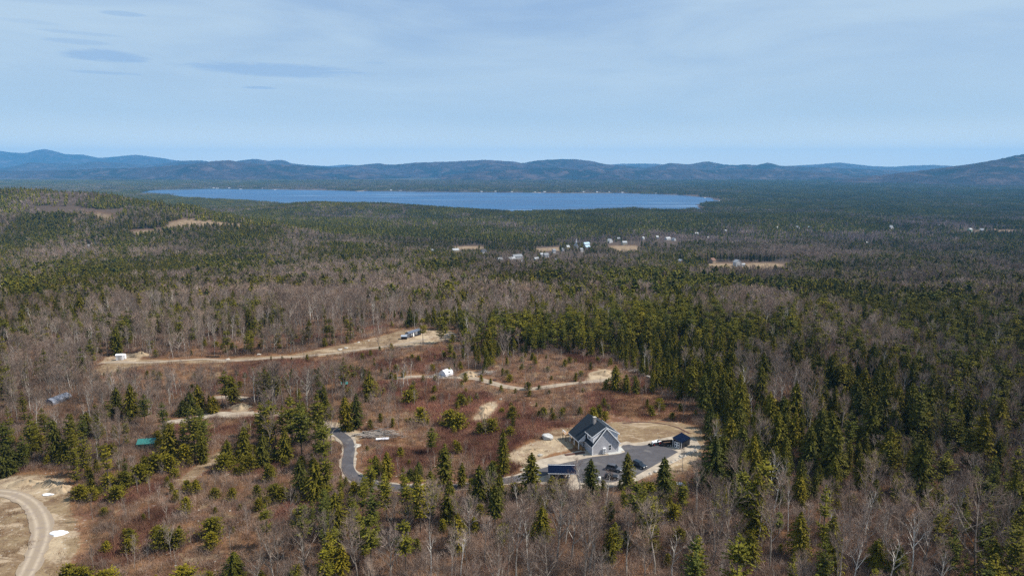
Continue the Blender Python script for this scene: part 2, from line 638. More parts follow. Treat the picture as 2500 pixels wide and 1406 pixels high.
def lake_at(x, y):
    j = np.clip(np.searchsorted(XS, x) - 1, 0, len(XS) - 1)
    i = np.clip(np.searchsorted(YS, y) - 1, 0, len(YS) - 1)
    return lake_m[i, j]


def W(poly):
    return [gp(*p) for p in poly]


# ------------------------------------------------------------------ clearings, as photo pixels turned into ground points
SAND = [W(p) for p in [
    [(-60, 1168), (60, 1162), (130, 1166), (166, 1180), (160, 1206), (120, 1216), (70, 1208), (20, 1196), (-60, 1194)],
    [(100, 1225), (130, 1240), (150, 1300), (165, 1350), (130, 1390), (105, 1330), (112, 1280)],
    [(1245, 1100), (1290, 1085), (1320, 1072), (1345, 1066), (1398, 1063), (1400, 1090), (1392, 1098), (1340, 1108), (1320, 1118), (1310, 1140), (1230, 1130)],
    [(770, 1024), (835, 1032), (880, 1052), (872, 1075), (866, 1085), (838, 1062), (800, 1048), (770, 1036)], [(885, 1054), (950, 1050), (985, 1054), (960, 1068), (900, 1074)], [(800, 1056), (822, 1066), (828, 1080), (800, 1078), (770, 1064)],
    [(1000, 812), (1040, 806), (1100, 808), (1120, 822), (1060, 838), (985, 850), (960, 842)],
    [(1440, 908), (1475, 900), (1510, 906), (1500, 928), (1430, 932)],
    [(1540, 1150), (1610, 1118), (1650, 1100), (1700, 1085), (1712, 1100), (1680, 1125), (1600, 1155), (1560, 1172)],
    [(1660, 1100), (1700, 1090), (1715, 1110), (1672, 1128)],
    [(1180, 985), (1215, 978), (1205, 1010), (1170, 1035), (1150, 1030)],
    [(1130, 905), (1160, 905), (1165, 925), (1130, 930)],
    [(560, 992), (605, 994), (608, 1008), (570, 1010)],
    [(260, 870), (330, 862), (350, 875), (300, 890), (240, 888)],
]]
GRASS = [W(p) for p in [
    [(1310, 1062), (1380, 1045), (1440, 1035), (1560, 1028), (1660, 1032), (1715, 1050), (1725, 1090), (1700, 1130), (1640, 1170), (1600, 1165), (1650, 1095), (1600, 1080), (1520, 1085), (1500, 1060), (1440, 1050), (1400, 1065), (1350, 1075)],
    [(230, 898), (300, 876), (400, 878), (560, 876), (700, 868), (860, 838), (980, 806), (1040, 803), (1090, 812), (1080, 830), (960, 848), (820, 866), (700, 876), (560, 884), (440, 886), (330, 894), (255, 916), (222, 916)],
    [(-60, 1160), (60, 1158), (150, 1160), (172, 1185), (168, 1230), (185, 1290), (200, 1330), (150, 1406), (120, 1500), (-120, 1500)],
    [(510, 1115), (540, 1095), (556, 1100), (530, 1135), (440, 1192), (420, 1190)],
    [(1725, 643), (1800, 643), (1880, 642), (1935, 647), (1890, 657), (1830, 664), (1780, 658), (1724, 652)],
    [(1300, 607), (1370, 603), (1376, 612), (1310, 616)],
    [(1482, 601), (1560, 599), (1566, 612), (1500, 616)],
    [(1105, 602), (1175, 601), (1185, 608), (1110, 610)],
    [(405, 548), (450, 534), (500, 536), (545, 542), (620, 548), (640, 560), (560, 556), (440, 562), (400, 568)],
    [(190, 528), (230, 515), (300, 535), (250, 540)], [(300, 566), (380, 560), (382, 575), (302, 577)],
    [(2330, 564), (2480, 561), (2480, 570), (2335, 572)],
]]
BRUSH = [W(p) for p in [
    [(850, 960), (950, 930), (1000, 885), (1180, 925), (1220, 880), (1400, 868), (1500, 890), (1540, 910), (1570, 960), (1650, 980), (1700, 1030),
     (1500, 1032), (1300, 1062), (1230, 1100), (1300, 1140), (1200, 1178), (1000, 1190), (880, 1185), (870, 1100), (900, 1050), (850, 1010)],
    [(170, 1240), (330, 1200), (430, 1160), (520, 1120), (650, 1130), (770, 1160), (770, 1250), (640, 1300), (570, 1400), (140, 1450)],
    [(230, 915), (420, 890), (700, 880), (900, 858), (1130, 838), (1130, 870), (1000, 900), (860, 930), (640, 950), (300, 950), (210, 930)],
    [(500, 850), (760, 812), (990, 790), (990, 805), (860, 822), (700, 842), (520, 868)],
    [(400, 1035), (600, 1020), (760, 1010), (760, 1050), (640, 1060), (420, 1070)],
]]
MARSH = [W([(1735, 600), (1830, 598), (1900, 608), (1905, 624), (1830, 632), (1720, 622)])]
FIELD_FAR = [W(p) for p in [[(1722, 640), (1934, 640), (1900, 682), (1740, 678)], [(1304, 604), (1370, 602), (1366, 619), (1310, 621)],
                            [(1485, 599), (1555, 598), (1550, 620), (1500, 621)], [(1112, 602), (1170, 601), (1165, 616), (1115, 617)], [(2335, 563), (2480, 561), (2470, 572), (2345, 574)]]]

sand_m = mask_world(SAND, 2)
grass_m = mask_world(GRASS, 2)
brush_m = mask_world(BRUSH, 3)
marsh_m = mask_world(MARSH, 2)

# ------------------------------------------------------------------ ground mesh
nx, ny = len(XS), len(YS)
me = bpy.data.meshes.new('ground')
co = np.stack([GX, GY, GZ], -1).reshape(-1, 3).astype(np.float32)
me.vertices.add(nx * ny)
me.vertices.foreach_set('co', co.ravel())
idx = np.arange(nx * ny).reshape(ny, nx)
q = np.stack([idx[:-1, :-1], idx[:-1, 1:], idx[1:, 1:], idx[1:, :-1]], -1).reshape(-1, 4).astype(np.int32)
me.loops.add(q.size)
me.loops.foreach_set('vertex_index', q.ravel())
me.polygons.add(len(q))
me.polygons.foreach_set('loop_start', np.arange(0, q.size, 4, dtype=np.int32))
me.polygons.foreach_set('use_smooth', np.ones(len(q), bool))
for nm, a in (('sand', sand_m), ('dry_grass', grass_m), ('brush', brush_m), ('marsh', marsh_m)):
    at = me.attributes.new(nm, 'FLOAT', 'POINT')
    at.data.foreach_set('value', a.ravel().astype(np.float32))
me.update()
me.validate()

m, t, p = new_mat('ground')
pos = t.node('ShaderNodeNewGeometry').outputs['Position']
sp = t.node('ShaderNodeSeparateXYZ')
t.put(sp.inputs[0], pos)
nb = t.noise(pos, 0.045, 5, 0.65)
nf = t.noise(pos, 0.7, 5, 0.7)
nm_ = t.noise(pos, 0.16, 4, 0.6, 0.5)
litter = t.mix(t.step(nb, 0.35, 0.65), (0.135, 0.072, 0.042), (0.235, 0.122, 0.058))
litter = t.mix(t.step(nf, 0.45, 0.75), litter, (0.105, 0.065, 0.045))
red = t.mix(t.step(nm_, 0.35, 0.65), (0.145, 0.070, 0.046), (0.255, 0.140, 0.074))
rgr = t.noise(pos, 0.075, 4, 0.7, 1.0)
red = t.mix(t.step(rgr, 0.56, 0.66), red, (0.29, 0.205, 0.12))
red = t.mix(t.step(nf, 0.5, 0.72), red, (0.075, 0.052, 0.03))
gr = t.mix(t.step(nm_, 0.35, 0.65), (0.185, 0.122, 0.073), (0.25, 0.18, 0.105))
rub = t.noise(t.map(pos, (.35, 1, 1)), 0.28, 5, 0.75, 1.0)
gr = t.mix(t.step(rub, 0.50, 0.62), gr, (0.38, 0.29, 0.20))
gr = t.mix(t.step(rub, 0.43, 0.36), gr, (0.15, 0.095, 0.065))
gr = t.mix(t.step(nf, 0.55, 0.75), gr, (0.12, 0.082, 0.055))
sa = t.mix(t.step(nm_, 0.4, 0.65), (0.31, 0.23, 0.155), (0.44, 0.345, 0.23))
sa = t.mix(t.step(nf, 0.52, 0.78), sa, (0.24, 0.175, 0.12))
wob = t.math('MULTIPLY', t.math('SUBTRACT', nf, 0.5), 0.9)
def edge(nm):
    return t.step(t.math('ADD', t.attr(nm), wob), 0.35, 0.62)
c = t.mix(edge('brush'), litter, red)
c = t.mix(edge('dry_grass'), c, gr)
c = t.mix(edge('sand'), c, sa)
c = t.mix(t.step(t.attr('marsh'), 0.3, 0.6), c, (0.055, 0.042, 0.05))
# small pale stones showing in the disturbed earth
vor = t.node('ShaderNodeTexVoronoi')
vor.inputs['Scale'].default_value = 0.55
t.put(vor.inputs['Vector'], pos)
st = t.math('MULTIPLY', t.math('LESS_THAN', vor.outputs['Distance'], 0.22), t.math('GREATER_THAN', t.noise(pos, 0.09, 3), 0.52))
st = t.math('MULTIPLY', st, t.math('MAXIMUM', t.attr('sand'), t.math('MAXIMUM', t.math('MULTIPLY', t.attr('brush'), 0.35), t.math('MULTIPLY', t.attr('dry_grass'), 0.25))))
c = t.mix(t.math('MULTIPLY', st, 0.75), c, (0.50, 0.44, 0.38))
c = t.mix(t.math('MULTIPLY', t.step(sp.outputs[1], 600, 1100), t.math('SUBTRACT', 1.0, t.math('MAXIMUM', t.attr('dry_grass'), t.attr('sand')), clamp=True)), c, (0.085, 0.062, 0.048))
# far land, seen as closed woods: dark evergreens and brown hardwoods in broad patches
fn = t.noise(t.map(pos, (1, 0.35, 1)), 0.0016, 5, 0.62, 0.8)
ff = t.noise(t.map(pos, (1, 0.5, 1)), 0.02, 4, 0.7)
wood = t.mix(t.step(fn, 0.42, 0.56), (0.16, 0.12, 0.11), (0.045, 0.05, 0.028))
wood = t.mix(t.step(ff, 0.35, 0.7), wood, (0.055, 0.05, 0.042))
fl = t.noise(t.map(pos, (1, 0.3, 1), (3, 9, 0)), 0.0021, 3, 0.5)
wood = t.mix(t.step(fl, 0.735, 0.75), wood, (0.24, 0.17, 0.11))
c = t.mix(t.step(sp.outputs[1], 5200, 6600), c, wood)
dm = t.node('ShaderNodeVectorMath', operation='SCALE')
t.put(dm.inputs[0], c)
dm.inputs['Scale'].default_value = 0.88
c = dm.outputs[0]
t.put(p.inputs['Base Color'], c)
p.inputs['Roughness'].default_value = 0.95
p.inputs['Specular IOR Level'].default_value = 0.1
b = t.node('ShaderNodeBump')
b.inputs['Strength'].default_value = 0.7
b.inputs['Distance'].default_value = 0.5
t.put(b.inputs['Height'], nf)
t.l.new(b.outputs[0], p.inputs['Normal'])
M['ground'] = m
me.materials.append(m)
ground = bpy.data.objects.new('ground', me)
tag(link(ground), 'leaf litter, brush and cleared sandy earth of the wooded valley floor', kind='structure')

lk = MB()
xs = [q[0] for q in LAKE]
ys = [q[1] for q in LAKE]
lk.add([(min(xs) - 150, min(ys) - 150, 0), (max(xs) + 150, min(ys) - 150, 0), (max(xs) + 150, max(ys) + 150, 0), (min(xs) - 150, max(ys) + 150, 0)], [(0, 1, 2, 3)])
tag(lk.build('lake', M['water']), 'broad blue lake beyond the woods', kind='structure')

# ------------------------------------------------------------------ hills
m, t, p = new_mat('wooded hills')
pos = t.node('ShaderNodeNewGeometry').outputs['Position']
n1 = t.noise(pos, 0.0011, 6, 0.62, 0.7)
n2 = t.noise(pos, 0.012, 4, 0.7)
c = t.mix(t.step(n1, 0.43, 0.60), (0.050, 0.036, 0.036), (0.013, 0.018, 0.014))
c = t.mix(t.step(n2, 0.4, 0.7), c, (0.018, 0.016, 0.016))
n4 = t.noise(t.map(pos, (1, 1, 2.5)), 0.0045, 4, 0.65, 0.5)
c = t.mix(t.step(n4, 0.50, 0.66), c, (0.085, 0.060, 0.055))
n3 = t.noise(t.map(pos, (1, 1, 3), (5, 2, 0)), 0.0022, 2, 0.5)
c = t.mix(t.step(n3, 0.76, 0.775), c, (0.20, 0.15, 0.12))
t.put(p.inputs['Base Color'], c)
p.inputs['Roughness'].default_value = 1.0
p.inputs['Specular IOR Level'].default_value = 0.0
b = t.node('ShaderNodeBump')
b.inputs['Strength'].default_value = 1.0
b.inputs['Distance'].default_value = 45.0
t.put(b.inputs['Height'], n2)
t.l.new(b.outputs[0], p.inputs['Normal'])
M['hills'] = m


def hills(sil, Y, depth, base_row, rough, seed, label, front=1.0, bend=0.0):
    """a range of real hills: crest heights follow the skyline given in photo pixels, long ridged slopes in front and behind"""
    px = np.array([a for a, b in sil], float)
    rw = np.array([b for a, b in sil], float)
    n = int((px[-1] - px[0]) / 4)
    u = np.linspace(px[0], px[-1], n)
    r = np.interp(u, px, rw)
    k = np.array([1, 2, 3, 2, 1]) / 9
    r = np.convolve(np.pad(r, 2, 'edge'), k, 'valid')
    Yc = Y + bend * (u - u.mean()) / 1000 + (vnoise(u, u * 0, 160, seed) - .5) * depth * 0.5
    a = PITCH + np.arctan((r - 703) / F)
    top = CZ - Yc * np.tan(a)
    X = (u - 1250) / F * (Yc * CP + (CZ - top) * SP)
    vs = np.linspace(-1, 1, 41)
    base = CZ - Y * math.tan(PITCH + math.atan((base_row - 703) / F)) if base_row else 0
    base = max(-20.0, min(base, 30.0)) - 15
    V, U = np.meshgrid(vs, np.arange(n), indexing='ij')
    prof_ = np.where(V < 0, 1 - np.abs(V) ** (1.0 if front < 1 else 1.25) , 1 - np.abs(V) ** 1.2)
    prof_ = np.clip(prof_, 0, 1)
    d = np.where(V < 0, depth, depth * 0.8)
    PXx = X[None, :] * (1 + V * d / Y * 0.6)
    PYy = Yc[None, :] + V * d
    h = np.maximum(top - base, 5)[None, :] * prof_
    rel = (vnoise(PXx, PYy, depth * 0.45, seed + 1) - .5) * 1.0 + (vnoise(PXx, PYy, depth * 0.18, seed + 2) - .5) * 0.5 + (vnoise(PXx, PYy, depth * 0.07, seed + 3) - .5) * 0.22
    rel = rel - .30
    fade = np.clip(np.abs(V) * 4.5, 0.0, 1) * np.clip((1 - np.abs(V)) * 3, 0, 1)
    h = h + rel * rough * fade * np.maximum(top - base, 30)[None, :]
    tree = (vnoise(PXx, PYy, 40, seed + 5) - .5) * 10
    Z = base + h + tree * np.clip(1.3 - np.abs(V), 0, 1)
    mb = MB()
    vv = np.stack([PXx, PYy, Z], -1).reshape(-1, 3)
    rws = len(vs)
    ff = [(i * n + j, i * n + j + 1, (i + 1) * n + j + 1, (i + 1) * n + j) for i in range(rws - 1) for j in range(n - 1)]
    mb.add(vv.tolist(), ff)
    o = mb.build('hills', M['hills'], smooth=True)
    tag(o, label, kind='structure')


hills([(-300, 372), (-80, 366), (0, 369), (30, 373), (65, 374), (85, 368), (110, 364), (135, 370), (160, 377), (205, 378), (240, 386), (270, 384), (330, 378),
       (380, 384), (430, 392), (520, 400), (620, 408)], 20500, 2800, 430, 0.35, 3, 'farthest blue peak and its long ridge')
hills([(700, 408), (760, 404), (800, 406), (845, 402), (900, 406), (1000, 409)], 24000, 2200, 430, 0.2, 5, 'faint pale ridge showing in the gap of the nearer hills')
hills([(1400, 409), (1480, 403), (1520, 400), (1600, 400), (1680, 409)], 19500, 2200, 430, 0.3, 6, 'blue ridge behind the middle hills')
hills([(1850, 410), (1930, 405), (1990, 402), (2050, 397), (2090, 402), (2130, 406), (2180, 408), (2215, 405), (2280, 403), (2330, 406), (2420, 409), (2600, 409)], 18500, 2200, 430, 0.3, 7, 'low blue ridges beyond the wooded mountain')
hills([(-350, 410), (-100, 402), (0, 412), (40, 405), (75, 396), (110, 399), (150, 398), (200, 402), (240, 396), (300, 398), (350, 404), (400, 399), (440, 393),
       (495, 392), (520, 397), (600, 404), (700, 412)], 15500, 2600, 436, 0.5, 9, 'purple brown hills under the blue peak')
hills([(420, 420), (500, 402), (560, 396), (620, 388), (655, 393), (690, 390), (712, 400), (760, 404), (850, 411), (920, 418)], 14500, 2200, 440, .8, 11, 'double topped hill beyond the head of the lake')
hills([(-300, 425), (0, 418), (150, 416), (260, 412), (350, 410), (450, 402), (520, 394), (560, 391), (585, 396), (640, 401), (700, 403), (760, 407), (840, 416), (930, 424), (1000, 430)],
      11500, 2400, 446, .8, 13, 'brown wooded hills across the lake')
hills([(760, 416), (820, 410), (870, 404), (920, 399), (955, 403), (1020, 397), (1100, 395), (1180, 392), (1250, 395), (1276, 399), (1310, 392), (1360, 389), (1400, 389),
       (1440, 393), (1482, 402), (1520, 405), (1575, 410), (1605, 405), (1635, 398), (1680, 402), (1728, 394), (1765, 402), (1800, 404), (1820, 401), (1845, 404),
       (1875, 397), (1905, 405), (1960, 408), (2040, 410), (2120, 414), (2250, 420), (2400, 428)], 13500, 2600, 444, .8, 17, 'long chain of blue green hills behind the lake')
hills([(1080, 428), (1180, 420), (1260, 414), (1340, 411), (1420, 414), (1500, 418), (1580, 416), (1660, 413), (1750, 415), (1850, 413), (1950, 418), (2060, 424), (2200, 432)],
      10800, 1500, 446, .8, 19, 'low wooded foothills behind the lake')
hills([(2000, 445), (2080, 436), (2150, 428), (2240, 418), (2300, 410), (2360, 402), (2420, 393), (2500, 376), (2580, 362), (2700, 340), (2900, 325), (3100, 330)],
      8400, 1900, 470, .6, 23, 'wooded mountain shoulder rising at the edge of the plain')

# ------------------------------------------------------------------ tracks, driveway and pads


def spline(pts, step=1.2):
    P = [np.array(q, float) for q in pts]
    out = []
    for i in range(len(P) - 1):
        p0, p1, p2, p3 = P[max(i - 1, 0)], P[i], P[i + 1], P[min(i + 2, len(P) - 1)]
        n = max(2, int(np.linalg.norm(p2 - p1) / step))
        for k in range(n):
            s = k / n
            out.append(0.5 * ((2 * p1) + (-p0 + p2) * s + (2 * p0 - 5 * p1 + 4 * p2 - p3) * s * s + (-p0 + 3 * p1 - 3 * p2 + p3) * s ** 3))
    out.append(P[-1])
    return np.array(out)


ROADS = []


def ribbon(name, pix, width, mat, lift, label, wob=0.0, step=1.2, keep=True):
    c = spline([gp(*q) for q in pix], step)
    if keep:
        ROADS.append((c, width))
    d = np.gradient(c, axis=0)
    d /= np.linalg.norm(d, axis=1)[:, None] + 1e-9
    nrm = np.stack([-d[:, 1], d[:, 0]], 1)
    cols = 9
    wv_ = 1 + (wob * .35 * (vnoise(c[:, 0], c[:, 1], 12, 33) - .5) if wob else 0)
    wd = np.interp(np.linspace(0, 1, len(c)), np.linspace(0, 1, len(width)), width) if isinstance(width, (list, tuple)) else np.full(len(c), float(width))
    wd = wd * wv_
    vs, ac = [], []
    for k in range(cols):
        s = k / (cols - 1) * 2 - 1
        ww = wd / 2 * (1 + (wob * .9 * (vnoise(c[:, 0], c[:, 1], 2.2, 31) - .5) if k in (0, cols - 1) else 0))
        pt = c + nrm * (s * ww)[:, None]
        z = ground_z(pt[:, 0], pt[:, 1]) + lift
        vs.append(np.column_stack([pt, z]))
        ac += [s] * len(c)
    n = len(c)
    v = np.concatenate(vs)
    f = [(k * n + i, (k + 1) * n + i, (k + 1) * n + i + 1, k * n + i + 1) for k in range(cols - 1) for i in range(n - 1)]
    mb = MB()
    mb.add(v.tolist(), f)
    o = mb.build(name, mat, smooth=True)
    at = o.data.attributes.new('across', 'FLOAT', 'POINT')
    at.data.foreach_set('value', np.array(ac, np.float32))
    tag(o, label, kind='structure')
    return o


DRIVE = [(806, 1047), (832, 1062), (849, 1078), (853, 1100), (849, 1125), (850, 1145), (862, 1163), (888, 1177), (935, 1187), (1000, 1192), (1070, 1191),
         (1140, 1187), (1200, 1180), (1260, 1170), (1330, 1152), (1390, 1140)]
ribbon('verge', DRIVE, 5.2, M['gravel'], 0.10, 'pale gravel verge along the asphalt driveway', 0.5)
ribbon('driveway', DRIVE, [3.4, 3.4, 3.5, 3.7, 3.6, 3.5, 3.6, 4.5], M['asphalt'], 0.20, 'curved asphalt driveway climbing to the house')
ribbon('track', [(560, 1015), (640, 1012), (700, 1013), (760, 1026), (795, 1038), (815, 1052)], 4.2, M['track'], 0.10, 'pale dirt track joining the top of the driveway', 0.4)
ribbon('track', [(-60, 1200), (0, 1203), (40, 1210), (75, 1230), (98, 1265), (103, 1300), (92, 1340), (75, 1380), (50, 1430), (20, 1500)], 4.4, M['track'], 0.10, 'rutted dirt track curving through the sandy clearing', 0.5)
ribbon('track', [(960, 925), (1040, 920), (1120, 922), (1165, 925), (1200, 935), (1240, 945), (1290, 950), (1340, 944), (1400, 936), (1460, 930), (1500, 925)], 3.6, M['track'], 0.10, 'winding dirt track across the cutover slope', 0.4)
ribbon('track', [(240, 888), (300, 884), (380, 884), (440, 880), (500, 877), (580, 880), (680, 873), (780, 866), (870, 855), (960, 843), (1010, 835), (1040, 828)], 3.0, M['track'], 0.10, 'thin dirt track along the far clearing', 0.4)
ribbon('track', [(515, 972), (560, 970), (600, 973)], 4.0, M['track'], 0.10, 'short stretch of dirt track between the trees', 0.4)
ribbon('track', [(400, 1032), (480, 1022), (520, 1012), (580, 1014), (620, 1010)], 5.5, M['gravel'], 0.09, 'wide gravelly turnout beside the woods', 0.4)


ribbon('path', [(1520, 1033), (1560, 1030), (1610, 1033), (1650, 1042), (1684, 1058)], .7, M['mulch'], .04, 'dark worn line round the edge of the lawn', 0.5, keep=False)


def sheet(name, poly, z, mat, label, world_pts=None):
    P = [plane_pt(a, b, 113.0) for a, b in poly] if world_pts is None else world_pts
    mb = MB()
    mb.prism(P, 'z', 113.0 - 0.4, 113.0 + z)
    o = mb.build(name, mat)
    tag(o, label, kind='structure')
    return o


sheet('gravel_pad', [(1270, 1146), (1320, 1122), (1400, 1104), (1440, 1094), (1500, 1084), (1530, 1078), (1548, 1083), (1600, 1074), (1640, 1066), (1668, 1062), (1700, 1072), (1712, 1094), (1690, 1108),
                     (1650, 1128), (1600, 1152), (1550, 1178), (1500, 1190), (1430, 1194), (1400, 1198), (1372, 1194), (1325, 1188), (1296, 1176), (1262, 1166)],
      0.17, M['gravel'], 'pale gravel apron round the house and sheds')
sheet('parking_lot', [(1316, 1146), (1350, 1137), (1446, 1116.5), (1512, 1109), (1527, 1104), (1516, 1092), (1520, 1088), (1536, 1086), (1550, 1089), (1566, 1089), (1588, 1085), (1612, 1084.5), (1655, 1104),
                      (1626, 1121), (1574, 1150), (1545, 1166), (1500, 1177), (1440, 1182), (1412, 1178), (1408, 1160), (1330, 1158), (1306, 1156)],
      0.22, M['asphalt'], 'dark asphalt parking area in front of the grey house')

# ------------------------------------------------------------------ tree shapes
class TB:
    """fast collector of small faces for foliage and twigs"""
    def __init__(s):
        s.v = []
        s.q = []
        s.mi = []

    def tri(s, a, b, c, m=0):
        i = len(s.v)
        s.v += [a, b, c]
        s.q.append((i, i + 1, i + 2))
        s.mi.append(m)

    def quad(s, a, b, c, d, m=0):
        i = len(s.v)
        s.v += [a, b, c, d]
        s.q.append((i, i + 1, i + 2, i + 3))
        s.mi.append(m)

    def tube(s, p, q, r0, r1, m=0, n=3):
        d = (q - p)
        if d.length < 1e-6:
            return
        d.normalize()
        a = d.orthogonal().normalized()
        b = d.cross(a)
        i = len(s.v)
        for c, r in ((p, r0), (q, r1)):
            for k in range(n):
                t_ = 2 * math.pi * k / n
                s.v.append(c + (a * math.cos(t_) + b * math.sin(t_)) * r)
        for k in range(n):
            k2 = (k + 1) % n
            s.q.append((i + k, i + k2, i + n + k2, i + n + k))
            s.mi.append(m)

    def sliver(s, p, q, w, m=0):
        d = q - p
        a = d.cross(Vector((rnd.gauss(0, 1), rnd.gauss(0, 1), rnd.gauss(0, 1))))
        if a.length < 1e-6:
            return
        a.normalize()
        s.tri(p + a * w, p - a * w, q, m)

    def mesh(s, name, mats):
        me = bpy.data.meshes.new(name)
        me.from_pydata([tuple(p) for p in s.v], [], s.q)
        for mm in mats:
            me.materials.append(mm)
        if len(mats) > 1:
            me.polygons.foreach_set('material_index', s.mi)
        me.update()
        return me


def V(*a):
    return Vector(a)


def conifer(kind, H, R0, tiers, nb, nk, size, lod=0, gap=0.0, bare=0.08, lean=0.02, cm=0, tm=0):
    """kind 'pine': flat uneven plumes in separate tiers; 'hemlock': dense drooping cone; 'young': round leafy bush"""
    C, T = TB(), TB()
    lx, ly = rnd.gauss(0, lean), rnd.gauss(0, lean)

    def axis_at(z):
        return V(lx * z, ly * z, z)
    segs = 4 if lod == 0 else 2
    tr = (0.022 if kind != 'young' else 0.015) * H * 0.62
    for i in range(segs):
        z0, z1 = H * 0.97 * i / segs, H * 0.97 * (i + 1) / segs
        T.tube(axis_at(z0) - V(0, 0, 0.5 if i == 0 else 0), axis_at(z1), tr * (1 - z0 / H) + 0.02, tr * (1 - z1 / H) + 0.015, tm, 5 if lod == 0 else 3)
    side = rnd.uniform(0, 6.28)
    for i in range(tiers):
        t_ = (i + rnd.uniform(-.25, .25)) / max(1, tiers - 1)
        t_ = min(1, max(0, t_))
        z = H * (bare + (0.985 - bare) * t_)
        if kind == 'pine':
            pr = min(1.0, 0.50 + 0.9 * t_) * (1 - t_) ** 0.62 * 1.25
            if rnd.random() < gap and 0.05 < t_ < 0.85:
                continue
        elif kind == 'hemlock':
            pr = (1 - t_) ** 0.56 * (0.72 + 0.42 * min(1, t_ * 3.2))
        else:
            pr = math.sqrt(max(0, 1 - (abs(t_ - 0.32) / 0.70) ** 2)) * (1.1 - 0.45 * t_)
        r = R0 * max(0.05, pr) * rnd.uniform(0.85, 1.12)
        n = max(3, int(nb * (0.45 + 0.55 * pr)))
        a0 = rnd.uniform(0, 6.28)
        for j in range(n):
            a = a0 + 6.283 * j / n + rnd.gauss(0, 0.25)
            L = r * rnd.uniform(0.62, 1.15) * (1 + 0.18 * math.cos(a - side))
            up = {'pine': 0.16, 'hemlock': -0.16, 'young': 0.45}[kind] + rnd.gauss(0, .08)
            dx, dy = math.cos(a), math.sin(a)
            base = axis_at(z)
            if lod == 0 and kind == 'pine' and rnd.random() < 0.7:
                T.tube(base, base + V(dx * L * .8, dy * L * .8, up * L * .6), 0.05, 0.02, tm, 3)
            for k in range(nk):
                u = (k + rnd.uniform(0.35, 1.0)) / nk
                cl = base + V(dx * L * u, dy * L * u, up * L * u - (0.10 * L * u * u if kind == 'hemlock' else -0.05 * L * u * u) + rnd.gauss(0, .10 * size))
                s = size * rnd.uniform(0.75, 1.3) * (1.05 - 0.35 * u) * (0.6 + 0.4 * min(1, r / (R0 * .5)))
                a2 = a + rnd.gauss(0, 0.55)
                fx, fy = math.cos(a2), math.sin(a2)
                tilt = {'pine': rnd.gauss(0.10, .25), 'hemlock': rnd.gauss(-0.55, .35), 'young': rnd.gauss(0.3, .6)}[kind]
                f = V(fx * math.cos(tilt), fy * math.cos(tilt), math.sin(tilt))
                sx = V(-fy, fx, rnd.gauss(0, .45)).normalized()
                wd = s * rnd.uniform(.38, .6)
                C.quad(cl - f * s * .55, cl + sx * wd - V(0, 0, s * .10), cl + f * s * .75, cl - sx * wd - V(0, 0, s * .10), cm)
                if kind != 'pine' or k % 2 == 0:
                    u2 = V(rnd.gauss(0, .3), rnd.gauss(0, .3), 1).normalized()
                    C.tri(cl - f * s * .45 - u2 * s * .22, cl + f * s * .6, cl + u2 * s * (.30 if kind == 'pine' else .42), cm)
    return C, T


